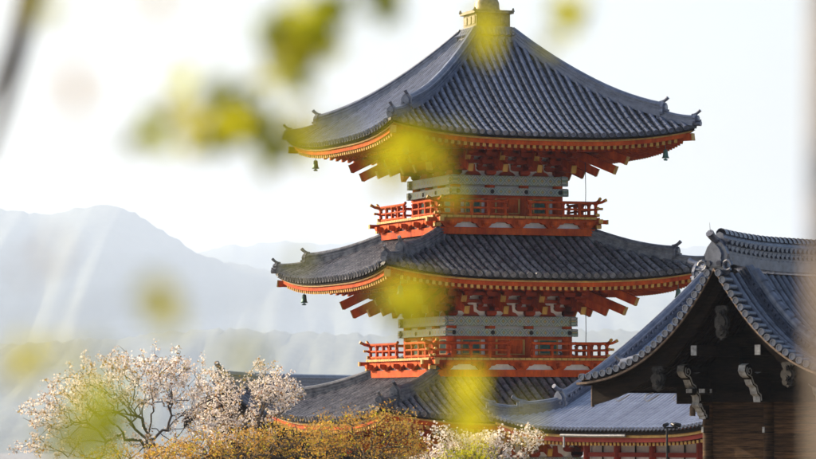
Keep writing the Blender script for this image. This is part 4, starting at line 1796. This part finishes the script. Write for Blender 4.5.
tree('cherry_tree', 'pale pink cherry tree with spreading bare limbs at the far left', 'tree', 'cherry trees in blossom', 150, 72, (147, 446),
     [(125, 385, 62, 32), (62, 412, 42, 20), (182, 388, 30, 32), (150, 366, 40, 13), (105, 440, 75, 22, 0.6), (30, 447, 18, 9, 0.7), (90, 395, 50, 22), (195, 430, 28, 25, 0.6)], 1.5, 760, 11, 'cherry', 0.85)
tree('cherry_tree', 'dense white cherry tree in blossom next to the pagoda lowest roof', 'tree', 'cherry trees in blossom', 248, 76, (246, 440),
     [(248, 402, 40, 26), (276, 388, 26, 13), (212, 398, 22, 34), (235, 430, 45, 18), (284, 394, 22, 14), (262, 372, 14, 10, 0.4)], 1.3, 520, 12, 'cherry', 0.8)
tree('cherry_tree', 'low cherry blossom below the middle of the pagoda, beside the pale hall roof', 'tree', 'cherry trees in blossom', 492, 66, (488, 470),
     [(500, 448, 40, 14), (528, 438, 16, 10), (452, 440, 28, 11), (470, 450, 40, 14), (440, 455, 30, 10)], 0.9, 300, 13, 'cherry', 0.8)
tree('maple_tree', 'golden orange young-leaved maple standing before the pagoda', 'tree', 'maples in young leaf', 362, 63, (360, 470),
     [(365, 440, 52, 24), (398, 432, 24, 16), (335, 437, 30, 18), (372, 420, 28, 10), (360, 455, 65, 14), (410, 450, 25, 14)], 1.0, 620, 14, 'gold', 0.8)
tree('maple_tree', 'amber young-leaved maple below the dense white cherry tree', 'tree', 'maples in young leaf', 232, 62, (230, 475),
     [(235, 447, 62, 15), (270, 438, 30, 14), (190, 450, 40, 12), (300, 440, 32, 18), (322, 436, 20, 12), (215, 455, 75, 12)], 0.9, 560, 15, 'gold', 0.8)
tree('maple_tree', 'amber young-leaved maple at the foot of the far left cherry tree', 'tree', 'maples in young leaf', 140, 61, (140, 478),
     [(140, 457, 40, 9), (100, 462, 30, 9), (170, 456, 30, 10)], 0.8, 160, 16, 'gold', 0.9)
tree('shrub', 'small lime-green leafy shrub between the golden maple and low blossom', 'shrub', None, 470, 61, (470, 480),
     [(474, 456, 22, 9), (455, 460, 20, 8)], 0.6, 90, 17, 'lime', 0.9)


# ------------------------------------------------------------------ branches close to the lens
def maple_leaf(mb, q, r, rnd, mi):
    nrm = Vector((rnd.uniform(-1, 1), rnd.uniform(-1.2, 0.2), rnd.uniform(-0.4, 1))).normalized()
    a = nrm.orthogonal().normalized()
    b = nrm.cross(a)
    w0 = rnd.uniform(0, 6.28)
    vs = [q]
    lens = [1.0, 0.42, 0.85, 0.40, 0.62, 0.30, 0.2, 0.30, 0.62, 0.40, 0.85, 0.42]
    for j, l in enumerate(lens):
        w = w0 + 2 * PI * j / 12
        vs.append(q + (a * math.cos(w) + b * math.sin(w)) * r * l - nrm * r * 0.25 * l * l)
    mb.add(vs, [(0, j + 1, (j + 1) % 12 + 1) for j in range(12)], mi)


NEAR = empty('near_tree', (-1.55, 2.7, gz(0, 2)))
tag(NEAR, 'blurred yellow-green leafy branches hanging close to the camera', 'tree')
nb = NEAR.location.copy()
rnd = random.Random(21)
clusters = [  # px, py, depth, leaves, spread px, leaf radius, material
    (487, 42, 4.2, 8, 9, .022, 0), (405, 156, 4.0, 13, 17, .026, 0), (436, 144, 4.2, 5, 12, .024, 0), (404, 298, 3.7, 9, 15, .024, 0), (385, 290, 3.8, 3, 8, .020, 0),
    (466, 402, 3.8, 10, 15, .025, 0), (165, 305, 3.0, 6, 12, .021, 0), (28, 360, 3.0, 6, 10, .021, 0), (62, 348, 3.0, 3, 7, .018, 0),
    (240, 352, 2.9, 3, 9, .016, 0), (102, 420, 2.8, 12, 20, .023, 1), (70, 432, 2.9, 5, 14, .019, 1), (282, 52, 3.9, 22, 13, .027, 1), (300, 42, 3.9, 16, 13, .027, 1), (325, 28, 3.9, 13, 13, .026, 1), (348, 12, 3.9, 4, 9, .022, 1), (276, 142, 3.9, 8, 10, .022, 1),
    (386, 0, 3.9, 10, 10, .025, 1), (225, 112, 3.9, 20, 13, .024, 1), (195, 122, 3.8, 10, 12, .022, 0), (250, 134, 3.9, 16, 12, .024, 1), (160, 132, 3.8, 10, 10, .022, 1), (566, 14, 4.1, 12, 9, .025, 1),
    (78, 95, 2.6, 3, 8, .014, 2), (52, 4, 2.9, 4, 8, .016, 0), (162, 8, 2.9, 3, 6, .015, 2), (45, 268, 2.5, 2, 8, .014, 2), (292, 118, 3.4, 4, 10, .020, 0),
    (330, 138, 3.4, 3, 10, .018, 0), (290, 265, 3.5, 2, 9, .015, 0), (515, 420, 3.2, 3, 8, .015, 0), ]
limbs = [[(-1.55, 2.7, gz(0, 2) - 0.05), (-1.5, 2.75, 4.7), (-1.35, 2.95, 5.6), (-1.1, 3.3, 6.3)],
         ]
mb = MB()
mb.tube([Vector(q) - nb for q in limbs[0]], [0.09, 0.075, 0.055, 0.035], 10)
mb.build('trunk', 'bark', NEAR)
top = Vector((-1.1, 3.3, 6.3))
low = Vector((-1.35, 2.95, 5.6))
mb = MB()
# limb that shows as a dark soft streak at the upper left
LD = 5.6
mb.tube([q - nb for q in (top, px2w(90, -200, 4.4), px2w(44, -70, LD), px2w(28, 0, LD), px2w(16, 55, LD), px2w(2, 110, LD), px2w(-14, 160, LD))], [0.04, 0.032, 0.025, 0.020, 0.017, 0.012, 0.007], 8)
mb.tube([q - nb for q in (px2w(36, -40, LD), px2w(20, 20, LD - 0.1), px2w(-2, 75, LD - 0.2), px2w(-30, 120, LD - 0.2))], [0.009, 0.008, 0.006, 0.003], 6)
mb.build('limb', 'bark', NEAR)
leaf_me = {}
for mi, mname in enumerate(('lime_leaf', 'green_leaf', 'bud')):
    lm = MB()
    lens = [1.0, 0.45, 0.88, 0.42, 0.66, 0.34, 0.2, 0.34, 0.66, 0.42, 0.88, 0.45]
    vs = [(0, 0, 0)] + [(math.cos(2 * PI * j / 12) * l, math.sin(2 * PI * j / 12) * l, -0.22 * l * l) for j, l in enumerate(lens)]
    lm.add(vs, [(0, j + 1, (j + 1) % 12 + 1) for j in range(12)])
    leaf_me[mi] = lm.mesh('leaf', [mname])
for i, (px, py, d, n, spx, lr, mi) in enumerate(clusters):
    d, lr = d * DK, lr * DK * 0.98
    c = px2w(px, py, d)
    if py < 240:
        src = px2w(px - 60 - 0.3 * py, -140 - 0.1 * py, d + 0.1)
    else:
        src = px2w(-200, py + 60, d - 0.1)
    tw = MB()
    mid = src.lerp(c, 0.5) + Vector((0, 0, 0.02))
    tw.tube([q - nb for q in (src, mid, c)], [0.0009, 0.0007, 0.0005], 5)
    tw = tw.build('twig', 'twig_bark', NEAR)
    s = spx * d / FPX
    for _ in range(n):
        q = c + Vector((rnd.gauss(0, s), rnd.gauss(0, 0.04), rnd.gauss(0, s)))
        o = put('leaf', leaf_me[mi], tw, q - nb)
        nrm = Vector((rnd.uniform(-0.8, 0.8), rnd.uniform(-1.2, -0.2), rnd.uniform(-0.6, 0.8)))
        o.rotation_euler = (nrm.to_track_quat('Z', 'Y') @ Matrix.Rotation(rnd.uniform(0, 6.28), 3, 'Z').to_quaternion()).to_euler()
        k = lr * rnd.uniform(0.8, 1.2)
        o.scale = (k, k, k)
# main stems that carry the twigs, out of the picture above and to the left
mb = MB()
mb.tube([q - nb for q in (top, px2w(100, -170, 3.56), px2w(320, -150, 3.56), px2w(560, -150, 3.80))], [0.03, 0.016, 0.010, 0.005], 8)
mb.tube([q - nb for q in (low, px2w(-330, 330, 2.88), px2w(-200, 380, 2.82), px2w(-190, 500, 2.82))], [0.04, 0.02, 0.010, 0.006], 8)
mb.build('limb', 'bark', NEAR)
SD = 4.4
rt = empty('near_tree', (px2w(862, 400, SD).x, SD, gz(0, SD)))
tag(rt, 'blurred pale brown tree trunk along the right edge, close to the camera', 'tree')
mb = MB()
mb.tube([(0.02, 0, -0.05), (0.0, 0, 0.6), (0.004, 0, 1.2), (-0.003, 0, 1.8), (0.003, 0, 2.4), (0.02, 0.03, 3.2), (0.05, 0.1, 4.4)], [0.09, 0.068, 0.060, 0.057, 0.055, 0.048, 0.03], 14)
mb.build('trunk', 'grey_bark', rt)
mb = MB()
mb.tube([(0.01, 0, 2.9), (0.22, 0.1, 3.4), (0.5, 0.2, 4.1)], [0.045, 0.032, 0.014], 9)
mb.tube([(0.03, 0, 3.4), (-0.12, 0.3, 3.9), (-0.2, 0.5, 4.6)], [0.036, 0.026, 0.012], 9)
mb.build('limb', 'grey_bark', rt)

# ================================================================== hazy air
hz = MB()
hz.box((0, 0, 400), (38000, 38000, 970))
hm = bpy.data.materials.new('haze')
hm.use_nodes = True
nt = hm.node_tree
nt.nodes.remove(nt.nodes['Principled BSDF'])
pv = nt.nodes.new('ShaderNodeVolumePrincipled')
pv.inputs['Color'].default_value = (0.63, 0.77, 1.0, 1)
pv.inputs['Density'].default_value = 0.80e-4
pv.inputs['Anisotropy'].default_value = 0.2
nt.links.new(pv.outputs[0], nt.nodes['Material Output'].inputs['Volume'])
MATS['haze'] = hm
tag(hz.build('haze', 'haze'), 'pale hazy air between the pagoda and the mountains', 'haze', kind='stuff')
